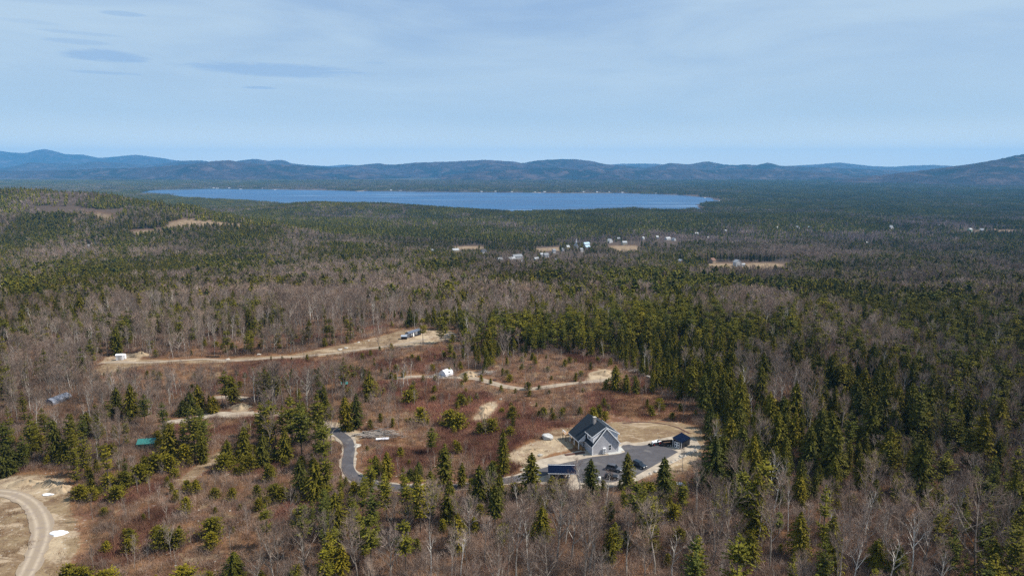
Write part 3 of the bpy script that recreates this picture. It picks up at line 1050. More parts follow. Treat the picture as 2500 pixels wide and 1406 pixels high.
def hardwood(H, spread, nl, nsub, ntw, tw_len, tw_w, lod=0, fork=0.45, cm=0, tm=0, clump=False, upright=1.0):
    """leafless tree: wavering trunk, rising limbs, side branches and a haze of fine twigs"""
    C, T = TB(), TB()
    pts = [V(0, 0, -0.4)]
    n = 6 if lod == 0 else 3
    dx, dy = rnd.gauss(0, .03), rnd.gauss(0, .03)
    x = y = 0
    for i in range(1, n + 1):
        dx += rnd.gauss(0, .035)
        dy += rnd.gauss(0, .035)
        x += dx * H / n
        y += dy * H / n
        pts.append(V(x, y, H * 0.93 * i / n))
    r0 = 0.0115 * H + 0.02
    if lod:
        r0 *= 1.1

    def at(z):
        k = min(n - 1, max(0, int(z / (H * .93) * n)))
        z0, z1 = pts[k].z, pts[k + 1].z
        return pts[k].lerp(pts[k + 1], (z - z0) / (z1 - z0))
    for i in range(n):
        T.tube(pts[i], pts[i + 1], r0 * (1 - .86 * i / n), r0 * (1 - .86 * (i + 1) / n), tm, 5 if lod == 0 else 3)

    def twigs(p, d, L, cnt):
        for _ in range(cnt):
            u = rnd.uniform(.15, 1.0)
            b = p + d * (L * u)
            e = (d + V(rnd.gauss(0, .42), rnd.gauss(0, .42), rnd.gauss(.25, .32))).normalized()
            l = tw_len * rnd.uniform(.6, 1.25)
            C.sliver(b, b + e * l, tw_w * rnd.uniform(.7, 1.3), cm)
            if lod == 0:
                for _k in range(2):
                    b2 = b + e * (l * rnd.uniform(.3, .8))
                    e2 = (e + V(rnd.gauss(0, .5), rnd.gauss(0, .5), rnd.gauss(.1, .4))).normalized()
                    C.sliver(b2, b2 + e2 * (l * rnd.uniform(.4, .7)), tw_w * .6, cm)
    a = rnd.uniform(0, 6.28)
    for i in range(nl):
        t_ = fork + (0.97 - fork) * (i / max(1, nl - 1)) ** 0.9
        b = at(H * .93 * t_)
        a += 2.4 + rnd.gauss(0, .4)
        rise = rnd.uniform(.9, 1.7) * upright
        d = V(math.cos(a), math.sin(a), rise).normalized()
        L = spread * (1.15 - .75 * t_) * rnd.uniform(.75, 1.3) * (1 + .25 * rise)
        L = min(L, (H * 1.06 - b.z) / max(.3, d.z))
        m1 = b + d * L * .5 + V(rnd.gauss(0, .12), rnd.gauss(0, .12), 0) * L * .3
        e = m1 + (d + V(0, 0, .3)).normalized() * L * .5
        rr = r0 * (1.05 - t_) * .75 + .015
        T.tube(b, m1, rr, rr * .6, tm)
        T.tube(m1, e, rr * .6, .012 if lod == 0 else .03, tm)
        d2 = (e - m1).normalized()
        twigs(m1, d2, (e - m1).length, ntw)
        for k in range(nsub):
            u = rnd.uniform(.3, .95)
            p = b.lerp(m1, u * 2) if u < .5 else m1.lerp(e, u * 2 - 1)
            ds = (d2 + V(rnd.gauss(0, .55), rnd.gauss(0, .55), rnd.gauss(.15, .3))).normalized()
            Ls = L * rnd.uniform(.3, .55)
            (C if lod else T).tube(p, p + ds * Ls, rr * .32 + .008, .008, cm if lod else tm) if lod == 0 else C.sliver(p, p + ds * Ls, rr * .35 + .01, cm)
            twigs(p, ds, Ls, ntw)
    return C, T


def merged(name, CT, mats):
    C, T = CT
    k = len(C.v)
    C.v += T.v
    for f, mm in zip(T.q, T.mi):
        C.q.append(tuple(i + k for i in f))
        C.mi.append(mm)
    return C.mesh(name, mats)


NEAR = {}      # kind -> list of (crown mesh, trunk mesh, height, crown material name)
NEAR['pine_tree'] = [(conifer('pine', 15, r * 1.12, ti, nb + 4, 9, sz * .56, gap=g, bare=b), 15) for (r, ti, nb, sz, g, b) in
                     [(3.0, 16, 10, .95, .12, .16), (3.4, 14, 10, 1.05, .2, .28), (2.7, 18, 9, .9, .08, .10), (3.6, 13, 11, 1.1, .22, .38), (2.3, 15, 8, .9, .15, .12), (3.2, 11, 10, 1.1, .3, .45), (3.3, 15, 11, 1.0, .18, .2)]]
NEAR['hemlock_tree'] = [(conifer('hemlock', 14, r * 1.25, ti, nb + 3, 8, sz * .72, bare=b), 14) for (r, ti, nb, sz, b) in
                        [(2.9, 24, 12, .85, .04), (2.5, 26, 11, .75, .06), (3.3, 22, 13, .9, .03), (1.9, 24, 9, .7, .10), (2.7, 24, 11, .8, .22), (3.4, 18, 12, 1.0, .05), (2.2, 16, 10, .9, .3)]]
NEAR['young_pine'] = [(conifer('young', 4, r, ti + 2, nb + 4, 6, sz * .6, bare=.03, lean=.05), 4) for (r, ti, nb, sz) in
                      [(1.9, 9, 11, .62), (1.5, 10, 9, .55), (2.4, 8, 13, .68), (1.2, 10, 8, .5)]]
NEAR['bare_tree'] = [(hardwood(15, sp_, nl, ns, 5, 1.5, .026, fork=fk, upright=u), 15) for (sp_, nl, ns, fk, u) in
                     [(4.2, 13, 5, .34, 1.0), (3.2, 12, 5, .48, 1.3), (5.2, 14, 6, .28, .8), (2.7, 10, 4, .55, 1.5), (3.8, 13, 5, .40, 1.1), (4.6, 12, 6, .5, .9)]]
NEAR['birch_tree'] = [(hardwood(15, sp_, nl, ns, 4, 1.3, .020, fork=fk, upright=1.3), 15) for (sp_, nl, ns, fk) in [(2.6, 10, 4, .5), (3.2, 11, 4, .42), (2.0, 9, 4, .6)]]
NEAR['sapling'] = [(hardwood(6, sp_, 7, 2, 3, .9, .020, lod=1, fork=.3, upright=1.6), 6) for sp_ in (1.5, 1.1, 1.9)]
NMAT = {'pine_tree': ('pine', 'dark_bark'), 'hemlock_tree': ('hemlock', 'dark_bark'), 'young_pine': ('young', 'dark_bark'), 'bare_tree': ('twig', 'bark'),
        'birch_tree': ('twig', 'birch'), 'sapling': ('twig', 'bark')}
NM = {}
for k_, lst in NEAR.items():
    NM[k_] = []
    for (C_, T_), h_ in lst:
        mc = C_.mesh(k_ + ' crown', [M[NMAT[k_][0]]])
        mt = T_.mesh(k_ + ' trunk', [M[NMAT[k_][1]]])
        NM[k_].append((mc, mt, merged(k_, (C_, T_), [M[NMAT[k_][0]]] + [M[NMAT[k_][1]]]) if False else None, h_))


def both(name, CT, mats):
    C, T = CT
    T.mi = [1] * len(T.mi)
    return merged(name, (C, T), mats)


def tmpl(me):
    return bpy.data.objects.new(me.name, me)


def kindcol(name, meshes):
    c = bpy.data.collections.new(name)
    for i, me in enumerate(meshes):
        o = tmpl(me)
        o.name = 'tree kind %02d' % i
        c.objects.link(o)
    return c


SETS = {}
near_meshes = {k_: [both(k_, (C_, T_), [M[NMAT[k_][0]], M[NMAT[k_][1]]]) for (C_, T_), h_ in lst] for k_, lst in NEAR.items()}
for k_ in near_meshes:
    SETS[('near', k_)] = (kindcol('near ' + k_, near_meshes[k_]), len(near_meshes[k_]), NEAR[k_][0][1])


def mid(kind, n):
    out = []
    for i in range(n):
        if kind == 'pine_tree':
            ct = conifer('pine', 15, rnd.uniform(3.2, 4.5), 11, 8, 3, 1.75, lod=1, gap=.15, bare=rnd.uniform(.12, .34))
        elif kind == 'hemlock_tree':
            ct = conifer('hemlock', 14, rnd.uniform(2.7, 3.9), 13, 8, 3, 1.5, lod=1, bare=.05)
        elif kind == 'young_pine':
            ct = conifer('young', 4, rnd.uniform(1.4, 2.2), 6, 6, 3, .85, lod=1, bare=.03)
        else:
            ct = hardwood(15, rnd.uniform(2.8, 4.4), 9, 2, 5, 2.3, .06, lod=1, fork=rnd.uniform(.4, .55), upright=rnd.uniform(1, 1.4))
        out.append(both(kind + ' mid', ct, [M[NMAT[kind][0]], M[NMAT[kind][1]]]))
    return out


for k_, n_ in (('pine_tree', 6), ('hemlock_tree', 6), ('bare_tree', 7), ('young_pine', 3)):
    SETS[('mid', k_)] = (kindcol('mid ' + k_, mid(k_, n_)), n_, NEAR[k_][0][1])


def far_into(C, kind, x, y, s, z=0.0):
    """a tree a few pixels high, added to a shared mesh"""
    o = V(x, y, z)
    if kind == 'c':
        H = 15 * s * rnd.uniform(.75, 1.2)
        Rr = H * rnd.uniform(.22, .32)
        for i in range(5):
            t_ = i / 4.6
            zz = H * (.18 + .8 * t_)
            r = Rr * (1 - t_) ** .7
            a0 = rnd.uniform(0, 6.28)
            for j in range(4):
                a = a0 + j * 1.571 + rnd.gauss(0, .2)
                rr = r * rnd.uniform(.7, 1.2)
                w_ = rr * .75
                c_, s_ = math.cos(a), math.sin(a)
                C.tri(o + V(-s_ * w_, c_ * w_, zz - H * .05), o + V(c_ * rr * 1.1, s_ * rr * 1.1, zz - H * .10), o + V(s_ * w_ * .5, -c_ * w_ * .5, zz + H * .14), 0)
        C.tri(o + V(-.12, 0, 0), o + V(.12, 0, 0), o + V(0, 0, H * .6), 2)
    else:
        H = 13 * s * rnd.uniform(.8, 1.15)
        Rr = H * rnd.uniform(.20, .30)
        C.tri(o + V(-.14, 0, 0), o + V(.14, 0, 0), o + V(0, 0, H * .9), 2)
        for j in range(24):
            a = rnd.uniform(0, 6.28)
            b = o + V(0, 0, H * rnd.uniform(.35, .7))
            r = Rr * rnd.uniform(.3, 1)
            e = o + V(math.cos(a) * r, math.sin(a) * r, H * (1.02 - .35 * (r / Rr) ** 2) * rnd.uniform(.9, 1.02))
            C.sliver(b.lerp(e, .25), e, .16, 1)


def patch(name, size, spacing, cf, s=1.0):
    C = TB()
    n = int(size / spacing)
    for i in range(n):
        for j in range(n):
            x = (i + .5 + rnd.uniform(-.45, .45)) * spacing - size / 2
            y = (j + .5 + rnd.uniform(-.45, .45)) * spacing - size / 2
            k = float(vnoise(x, y, size * .45, 3 + int(cf * 10)))
            far_into(C, 'c' if rnd.random() < cf + (k - .5) * .7 else 'd', x, y, s)
    return C.mesh(name, [M['pine'], M['twig_far'], M['bark']])


for nm_f, cf in (('con', .93), ('mix', .5), ('dec', .10)):
    SETS[('far', nm_f)] = (kindcol('far ' + nm_f, [patch('woods ' + nm_f, 36, 5.6, cf) for _ in range(4)]), 4, 1)
    SETS[('vfar', nm_f)] = (kindcol('vfar ' + nm_f, [patch('woods ' + nm_f, 100, 8.5, cf, 1.15) for _ in range(3)]), 3, 1)
single = []
for kk, cnt in (('c', 5), ('d', 5)):
    for _ in range(cnt):
        C = TB()
        far_into(C, kk, 0, 0, 1.0)
        single.append(C.mesh('lone tree', [M['pine'], M['twig_far'], M['bark']]))
SETS[('lone', 'c')] = (kindcol('lone c', single[:5]), 5, 15)
SETS[('lone', 'd')] = (kindcol('lone d', single[5:]), 5, 15)


def brush_clump(h, n, w_, spread, mats, c2=0):
    C = TB()
    for i in range(n):
        x, y = rnd.gauss(0, spread), rnd.gauss(0, spread)
        e = V(x + rnd.gauss(0, h * .22), y + rnd.gauss(0, h * .22), h * rnd.uniform(.5, 1.1))
        C.sliver(V(x, y, -.1), e, w_)
        if rnd.random() < .6:
            b = V(x, y, 0).lerp(e, rnd.uniform(.3, .7))
            C.sliver(b, b + V(rnd.gauss(0, h * .25), rnd.gauss(0, h * .25), h * rnd.uniform(.2, .5)), w_ * .8)
    return C.mesh('brush', mats)


SETS[('brush', 'red')] = (kindcol('red brush', [brush_clump(1.5, 46, .028, .9, [M['brush']]) for _ in range(4)]), 4, 1)
SETS[('brush', 'tan')] = (kindcol('tan brush', [brush_clump(.8, 40, .03, .8, [M['tan_brush']]) for _ in range(3)]), 3, 1)
SETS[('brush', 'grey')] = (kindcol('grey brush', [brush_clump(2.6, 34, .022, .8, [M['twig']]) for _ in range(3)]), 3, 1)
stm = [brush_clump(.01, 1, .01, .01, [M['stone']])]


def rock_mesh(seed, r=1.0, flat=.6, mat='stone', sub=2):
    bm = bmesh.new()
    bmesh.ops.create_icosphere(bm, subdivisions=sub, radius=r)
    q = random.Random(seed)
    ax = [Vector((q.gauss(0, 1), q.gauss(0, 1), q.gauss(0, 1))).normalized() for _ in range(9)]
    for v in bm.verts:
        for a_ in ax:
            dd = v.co.dot(a_)
            if dd > r * .72:
                v.co -= a_ * (dd - r * .72)
        v.co *= q.uniform(.95, 1.06)
        v.co.z *= flat
    me_ = bpy.data.meshes.new('rock')
    bm.to_mesh(me_)
    bm.free()
    me_.materials.append(M[mat])
    return me_


ROCKS = [rock_mesh(i, sub=1) for i in range(5)]
SETS[('rock', 'small')] = (kindcol('small rocks', ROCKS), 5, 1)


def scatter(name, label, entries, kind='stuff', cat=None, parts=None):
    """ONE object of uncountable growth: entries = {set key: [(x,y,z,rz,sx,sz,idx), ...]}; copies are placed by one node tree"""
    keys = [k for k in entries if entries[k]]
    pts, rot, scl, ix, st = [], [], [], [], []
    for si, k in enumerate(keys):
        for (x, y, z, rz, sx, sz, i) in entries[k]:
            pts.append((x, y, z))
            rot.append((rnd.gauss(0, .03), rnd.gauss(0, .03), rz))
            scl.append((sx, sx, sz))
            ix.append(i)
            st.append(si)
    me_ = bpy.data.meshes.new(name)
    me_.from_pydata(pts, [], [])
    for nm2, ty, data, prop in (('rot', 'FLOAT_VECTOR', rot, 'vector'), ('scl', 'FLOAT_VECTOR', scl, 'vector'), ('pick', 'INT', ix, 'value'), ('which', 'INT', st, 'value')):
        at_ = me_.attributes.new(nm2, ty, 'POINT')
        at_.data.foreach_set(prop, np.array(data).ravel())
    o = bpy.data.objects.new(name, me_)
    link(o)
    ng = bpy.data.node_groups.new(name, 'GeometryNodeTree')
    ng.interface.new_socket('Geometry', in_out='INPUT', socket_type='NodeSocketGeometry')
    ng.interface.new_socket('Geometry', in_out='OUTPUT', socket_type='NodeSocketGeometry')
    N, Lk = ng.nodes, ng.links
    gi, go = N.new('NodeGroupInput'), N.new('NodeGroupOutput')
    join = N.new('GeometryNodeJoinGeometry')

    def na(nm3, ty):
        a_ = N.new('GeometryNodeInputNamedAttribute')
        a_.data_type = ty
        a_.inputs[0].default_value = nm3
        return a_.outputs[0]
    e2r = N.new('FunctionNodeEulerToRotation')
    Lk.new(na('rot', 'FLOAT_VECTOR'), e2r.inputs[0])
    for si, k in enumerate(keys):
        ci = N.new('GeometryNodeCollectionInfo')
        ci.inputs[0].default_value = SETS[k][0]
        ci.inputs[1].default_value = True
        ci.inputs[2].default_value = True
        iop = N.new('GeometryNodeInstanceOnPoints')
        cmp_ = N.new('FunctionNodeCompare')
        cmp_.data_type = 'INT'
        cmp_.operation = 'EQUAL'
        ia = [s_ for s_ in cmp_.inputs if s_.type == 'INT']
        Lk.new(na('which', 'INT'), ia[0])
        ia[1].default_value = si
        Lk.new(gi.outputs[0], iop.inputs['Points'])
        Lk.new(cmp_.outputs[0], iop.inputs['Selection'])
        Lk.new(ci.outputs[0], iop.inputs['Instance'])
        iop.inputs['Pick Instance'].default_value = True
        Lk.new(na('pick', 'INT'), iop.inputs['Instance Index'])
        Lk.new(e2r.outputs[0], iop.inputs['Rotation'])
        Lk.new(na('scl', 'FLOAT_VECTOR'), iop.inputs['Scale'])
        Lk.new(iop.outputs[0], join.inputs[0])
    Lk.new(join.outputs[0], go.inputs[0])
    md = o.modifiers.new('scatter', 'NODES')
    md.node_group = ng
    tag(o, label, cat, kind=kind)
    return o

BUILD_VIEW = []
ordw = ['first', 'second', 'third', 'fourth', 'fifth', 'sixth', 'seventh', 'eighth', 'ninth', 'tenth', 'eleventh', 'twelfth', 'thirteenth', 'fourteenth', 'fifteenth', 'sixteenth', 'seventeenth', 'eighteenth', 'nineteenth', 'twentieth',
        'twenty-first', 'twenty-second', 'twenty-third', 'twenty-fourth', 'twenty-fifth', 'twenty-sixth', 'twenty-seventh', 'twenty-eighth', 'twenty-ninth', 'thirtieth']

# ------------------------------------------------------------------ grey house
HZ = 113.22
YAW = R(19)


def local(px, row, z=113.0):
    return plane_pt(px, row, z)


hx, hy = plane_pt(1446.4, 1111.5, 113.1)
house = empty('house', (hx, hy, 113.0), YAW, 'grey clapboard house with steep slate roof, white trim and stone chimney', 'house')
Wd, Ln, EV, RH = 8.9, 12.2, 3.25, 8.3
sl = (RH - EV) / (Wd / 2)
b = MB()
b.prism([(0, 0), (Wd, 0), (Wd, EV), (Wd / 2, RH), (0, EV)], 'y', 0, Ln)
# fourth side: porch-side low wall of the wing
b.build('wall', M['siding'], house)
MB().box(-.15, -.15, -.5, Wd + .15, Ln + .15, 0.22).build('foundation', M['concrete'], house)


def roof_plane(mb, x0, z0, x1, z1, ya, yb, th=.18):
    n = Vector((-(z1 - z0), 0, x1 - x0)).normalized() * th
    if n.z < 0:
        n = -n
    v = [(x0, ya, z0), (x1, ya, z1), (x1, yb, z1), (x0, yb, z0)]
    v += [(a + n.x, c, d + n.z) for a, c, d in v]
    mb.add(v, [(0, 1, 2, 3), (7, 6, 5, 4), (0, 4, 5, 1), (1, 5, 6, 2), (2, 6, 7, 3), (3, 7, 4, 0)])


ov = .42
rf = MB()
xr = Wd / 2
# steep front roof on both sides of the gable
for s in (-1, 1):
    xe = xr + s * (Wd / 2 + ov)
    ze = RH - sl * (Wd / 2 + ov)
    roof_plane(rf, xe, ze + .02, xr, RH + .02, -.45, Ln + .4)
roof = rf.build('roof', M['shingle'], house)
# long low-pitched plane that runs down over the porch
pr = MB()
PS = (RH + .16 - 2.95) / (xr + 2.5)
roof_plane(pr, -2.5, 2.95, xr, RH + .16, 5.0, Ln + .6, .14)
pr.build('porch_roof', M['shingle'], house)
# shed dormers: walls, windows and their own roofs
DS = (RH + .22 - 5.95) / (Wd / 2)
for s, ya, yb in ((-1, .30, 4.9), (1, .22, Ln - .4)):
    xw = xr + s * (Wd / 2 - .35)
    dz = RH + .1 - DS * (Wd / 2 - .35)
    d = MB()
    d.prism([(xw, 3.3), (xr, RH - 1.2), (xr, RH + .05), (xw, dz)], 'y', ya, yb)
    dm = d.build('dormer', M['siding_white'], house)
    r2 = MB()
    xe = xr + s * (Wd / 2 + .25)
    roof_plane(r2, xe, RH + .22 - DS * (Wd / 2 + .25), xr, RH + .22, ya - .22, yb + .3, .14)
    r2.build('dormer_roof', M['shingle'], dm)
    f_ = MB()
    f_.prism([(xe, RH + .22 - DS * (Wd / 2 + .25) + .16), (xr, RH + .38), (xr, RH + .10), (xe, RH + .22 - DS * (Wd / 2 + .25) - .12)], 'y', ya - .28, ya - .225)
    f_.box(min(xe, xe + s * .06), ya - .28, RH + .22 - DS * (Wd / 2 + .25) - .12, max(xe, xe + s * .06), yb + .3, RH + .22 - DS * (Wd / 2 + .25) + .16)
    f_.build('dormer_trim', M['white'], dm)
    c_ = MB()
    c_.box(xw - .10 if s < 0 else xw - .04, ya - .05, dz - 2.35, xw + .04 if s < 0 else xw + .10, ya + .12, dz - .05)
    c_.build('corner_board', M['white'], dm)
    if s < 0:
        wn = MB().box(xw - .05, 2.3, 4.35, xw - .02, 3.75, 5.55).build('window', M['glass'], dm)
        g = MB()
        for (y0, y1, z0, z1) in ((2.2, 2.3, 4.25, 5.65), (3.75, 3.85, 4.25, 5.65), (2.3, 3.75, 4.25, 4.35), (2.3, 3.75, 5.55, 5.65), (2.99, 3.06, 4.35, 5.55)):
            g.box(xw - .09, y0, z0, xw - .01, y1, z1)
        g.build('window_frame', M['white'], wn)
# white rake boards, eave boards, corner boards
tr = MB()
for s in (-1, 1):
    xe = xr + s * (Wd / 2 + ov)
    ze = RH - sl * (Wd / 2 + ov)
    tr.prism([(xe, ze + .27), (xr, RH + .30), (xr, RH - .10), (xe, ze - .10)], 'y', -.52, -.455)
    tr.box(min(xe, xe + s * .07), -.5, ze - .10, max(xe, xe + s * .07), Ln + .35 if s > 0 else 5.0, ze + .22)
    xc = xr + s * Wd / 2
    tr.box(xc - .11, -.06, .22, xc + .11, .12, EV)
tr.box(-2.58, 5.02, 2.75, -2.51, Ln + .6, 3.05)
tr.prism([(-2.5, 3.09), (-.02, 3.09 + PS * 2.48), (-.02, 2.75 + PS * 2.48), (-2.5, 2.75)], 'y', 4.93, 4.99)
tr.build('trim', M['white'], house)
MB().prism([(-2.2, 2.85), (-.03, 2.85), (-.03, 2.85 + PS * 2.0)], 'y', 5.08, 5.16).build('porch_gable', M['siding_white'], house)
# chimney
ch = MB()
ch.box(xr - 1.35, 5.7, 6.0, xr - .55, 6.6, 9.75)
chm = ch.build('chimney', M['chimney'], roof)
MB().box(xr - 1.43, 5.62, 9.75, xr - .47, 6.68, 9.88).build('chimney_cap', M['stone'], chm)


def win(parent, x0, z0, x1, z1, y, ax='y', bars=True, name='window'):
    """window on a plane of constant y (or x), pane proud of the wall, frame round it"""
    g = MB()
    f_ = MB()
    t_ = .09
    if ax == 'y':
        g.box(x0, y - .03, z0, x1, y - .004, z1)
        for a in ((x0 - t_, z0 - t_, x0, z1 + t_), (x1, z0 - t_, x1 + t_, z1 + t_), (x0, z0 - t_, x1, z0), (x0, z1, x1, z1 + t_)):
            f_.box(a[0], y - .07, a[1], a[2], y - .005, a[3])
        if bars:
            f_.box(x0, y - .06, (z0 + z1) / 2 - .03, x1, y - .035, (z0 + z1) / 2 + .03)
    else:
        g.box(y - .03, x0, z0, y - .004, x1, z1)
        for a in ((x0 - t_, z0 - t_, x0, z1 + t_), (x1, z0 - t_, x1 + t_, z1 + t_), (x0, z0 - t_, x1, z0), (x0, z1, x1, z1 + t_)):
            f_.box(y - .07, a[0], a[1], y - .005, a[2], a[3])
        if bars:
            f_.box(y - .06, x0, (z0 + z1) / 2 - .03, y - .035, x1, (z0 + z1) / 2 + .03)
    o = g.build(name, M['glass'], parent)
    f_.build('window_frame', M['white'], o)
    return o


win(house, 5.55, 1.05, 6.25, 2.75, 0)
win(house, 6.9, 1.0, 7.7, 2.3, 0, 'x', False, 'side_window') if False else None
win(house, 9.0, 1.1, 10.0, 2.2, 0, 'x')
dr = MB().box(-.06, 5.5, .25, -.005, 6.5, 2.4).build('door', M['black'], house)
MB().box(-.10, 6.5, .25, -.005, 6.6, 2.5).box(-.10, 5.4, .25, -.005, 5.5, 2.5).build('door_frame', M['white'], dr)
for x_ in (4.25, 4.75):
    MB().box(x_, -.08, 6.45, x_ + .15, -.005, 6.6).build('gable_light', M['white'], house)
# porch: deck, posts, steps, raised rear deck with railing
MB().box(-2.35, 5.1, .12, -.16, Ln + .5, .32).build('porch_deck', M['wood'], house)
for y in (5.25, 8.6, 11.9):
    MB().box(-2.3, y, .32, -2.1, y + .2, 2.9).build('porch_post', M['white'], house)
st = MB()
for i in range(3):
    st.box(-1.6, 4.15 + i * .3, .1 + i * .1, -.3, 5.1, .2 + i * .1)
st.box(-1.72, 4.1, .1, -1.62, 5.1, 1.1)
st.build('porch_steps', M['wood'], house)
dk = MB().box(-3.4, Ln + .7, 1.9, 1.2, Ln + 3.4, 2.1).build('rear_deck', M['wood'], house)
for (x, y) in ((-3.3, Ln + .8), (-3.3, Ln + 3.2), (-1.0, Ln + .8)):
    MB().box(x, y, -.2, x + .18, y + .18, 1.9).build('deck_post', M['wood_dark'], dk)
rl = MB()
for (x, y) in ((-3.3, Ln + .8), (-3.3, Ln + 2.0), (-3.3, Ln + 3.2), (-2.1, Ln + .8)):
    rl.box(x, y, 2.1, x + .14, y + .14, 3.1)
rl.box(-3.3, Ln + .8, 3.0, -3.2, Ln + 3.3, 3.08)
rl.build('deck_railing', M['white'], dk)
MB().box(5.0, -1.3, .0, 9.6, -.15, .2).box(8.95, -.15, 0, 11.6, 3.2, .2).build('apron_slab', M['concrete'], house)

ac = empty('heat_pump', (0, 0, 0), YAW, 'white boxy heat pump standing against the grey gable wall', 'heat pump')
ac.location = house.matrix_basis @ Vector((3.3, -.62, .22))
MB().box(0, 0, .1, 1.0, .42, 2.0).build('casing', M['white'], ac, bevel=.04)
MB().cyl((.5, -.02, .65), (.5, -.05, .65), .34, n=20).cyl((.5, -.02, 1.45), (.5, -.05, 1.45), .34, n=20).build('fan_grille', M['steel'], ac)
for x_ in (.05, .8):
    MB().box(x_, .03, 0, x_ + .15, .4, .1).build('foot', M['black'], ac)


def houseloc(x, y, z=0):
    return house.matrix_basis @ Vector((x, y, z))


bed = MB()
bed.prism([(0, -.5), (.3, .10), (1.0, .2), (1.5, .1), (1.8, -.5)], 'y', 0, 6.5)
o = bed.build('mulch_bed', M['mulch'])
x_, y_ = plane_pt(1377, 1109, 113)
o.location = (x_, y_, 113.17)
o.rotation_euler = (0, 0, R(-72))
tag(o, 'long low bed of dark red mulch beside the porch steps', 'garden bed')

# ------------------------------------------------------------------ navy shed (lean-to roof, white framed double doors)
A = Vector((*plane_pt(1642.4, 1090.5, 113.1), 0))
B = Vector((*plane_pt(1663, 1097, 113.1), 0))
C3 = Vector((*plane_pt(1687, 1086, 113.1), 0))
srz = math.atan2(B.y - A.y, B.x - A.x)
sw, sdp = (B - A).length, (C3 - B).length
shed = empty('shed', (A.x, A.y, 113.17), srz, 'navy blue shed with white framed double doors beside the parking area', 'shed')
b = MB()
b.prism([(0, 0), (sw, 0), (sw, 2.25), (0, 2.95)], 'y', 0, sdp)
b.build('wall', M['navy_board'], shed)
r_ = MB()
r_.prism([(-.2, 3.0), (sw + .2, 2.22), (sw + .2, 2.34), (-.2, 3.12)], 'y', -.25, sdp + .2)
r_.build('roof', M['navy_roof'], shed)
MB().box(-.03, -.06, 0, .1, -.004, 2.9).box(sw - .1, -.06, 0, sw + .03, -.004, 2.2).prism([(0.1, 2.80), (sw - .1, 2.14), (sw - .1, 2.22), (0.1, 2.90)], 'y', -.06, -.004).build('trim', M['white'], shed)
for i in range(2):
    x0 = .62 + i * (sw - 1.24) / 2
    x1 = x0 + (sw - 1.24) / 2 - .02
    d_ = MB().box(x0, -.09, .08, x1, -.01, 2.0).build('door', M['white'], shed)
    MB().box(x0 + .2, -.12, .32, x1 - .2, -.095, .92).box(x0 + .2, -.12, 1.2, x1 - .2, -.095, 1.8).build('door_panel', M['glass'], d_)
MB().box(sw + .004, .6, .3, sw + .05, 2.4, 1.7).box(sw + .004, 2.7, .5, sw + .05, 3.9, 1.6).build('side_window', M['black'], shed)

# ------------------------------------------------------------------ open carport
cx0, cy0 = plane_pt(1340, 1175, 113.1)
cx1, cy1 = plane_pt(1404, 1176, 113.1)
cp = empty('carport', (cx0, cy0, 113.17), math.atan2(cy1 - cy0, cx1 - cx0), 'navy metal roofed open carport on white posts below the house', 'carport')
cw, cd_ = math.hypot(cx1 - cx0, cy1 - cy0), 5.6
rr = MB()
rr.prism([(-.3, 2.42), (cd_ / 2, 3.55), (cd_ + .3, 2.42), (cd_ + .3, 2.50), (cd_ / 2, 3.64), (-.3, 2.50)], 'x', -.25, cw + .25)
rr.build('roof', M['navy_roof_x'], cp)
MB().box(-.27, -.37, 2.36, cw + .27, -.31, 2.52).box(-.2, cd_ / 2 - .08, 3.63, cw + .2, cd_ / 2 + .08, 3.70).build('trim', M['white'], cp)
for x in (0, cw / 2, cw - .12):
    for y in (0, cd_ - .12):
        if x == cw / 2 and y == 0:
            continue
        MB().box(x, y, -.2, x + .12, y + .12, 2.42).build('post', M['white'], cp)
MB().box(0.12, cd_ - .06, .0, cw - .12, cd_ - .02, 2.4).box(-.0, .12, .9, .04, cd_ - .1, 2.4).build('wall', M['navy_board'], cp)


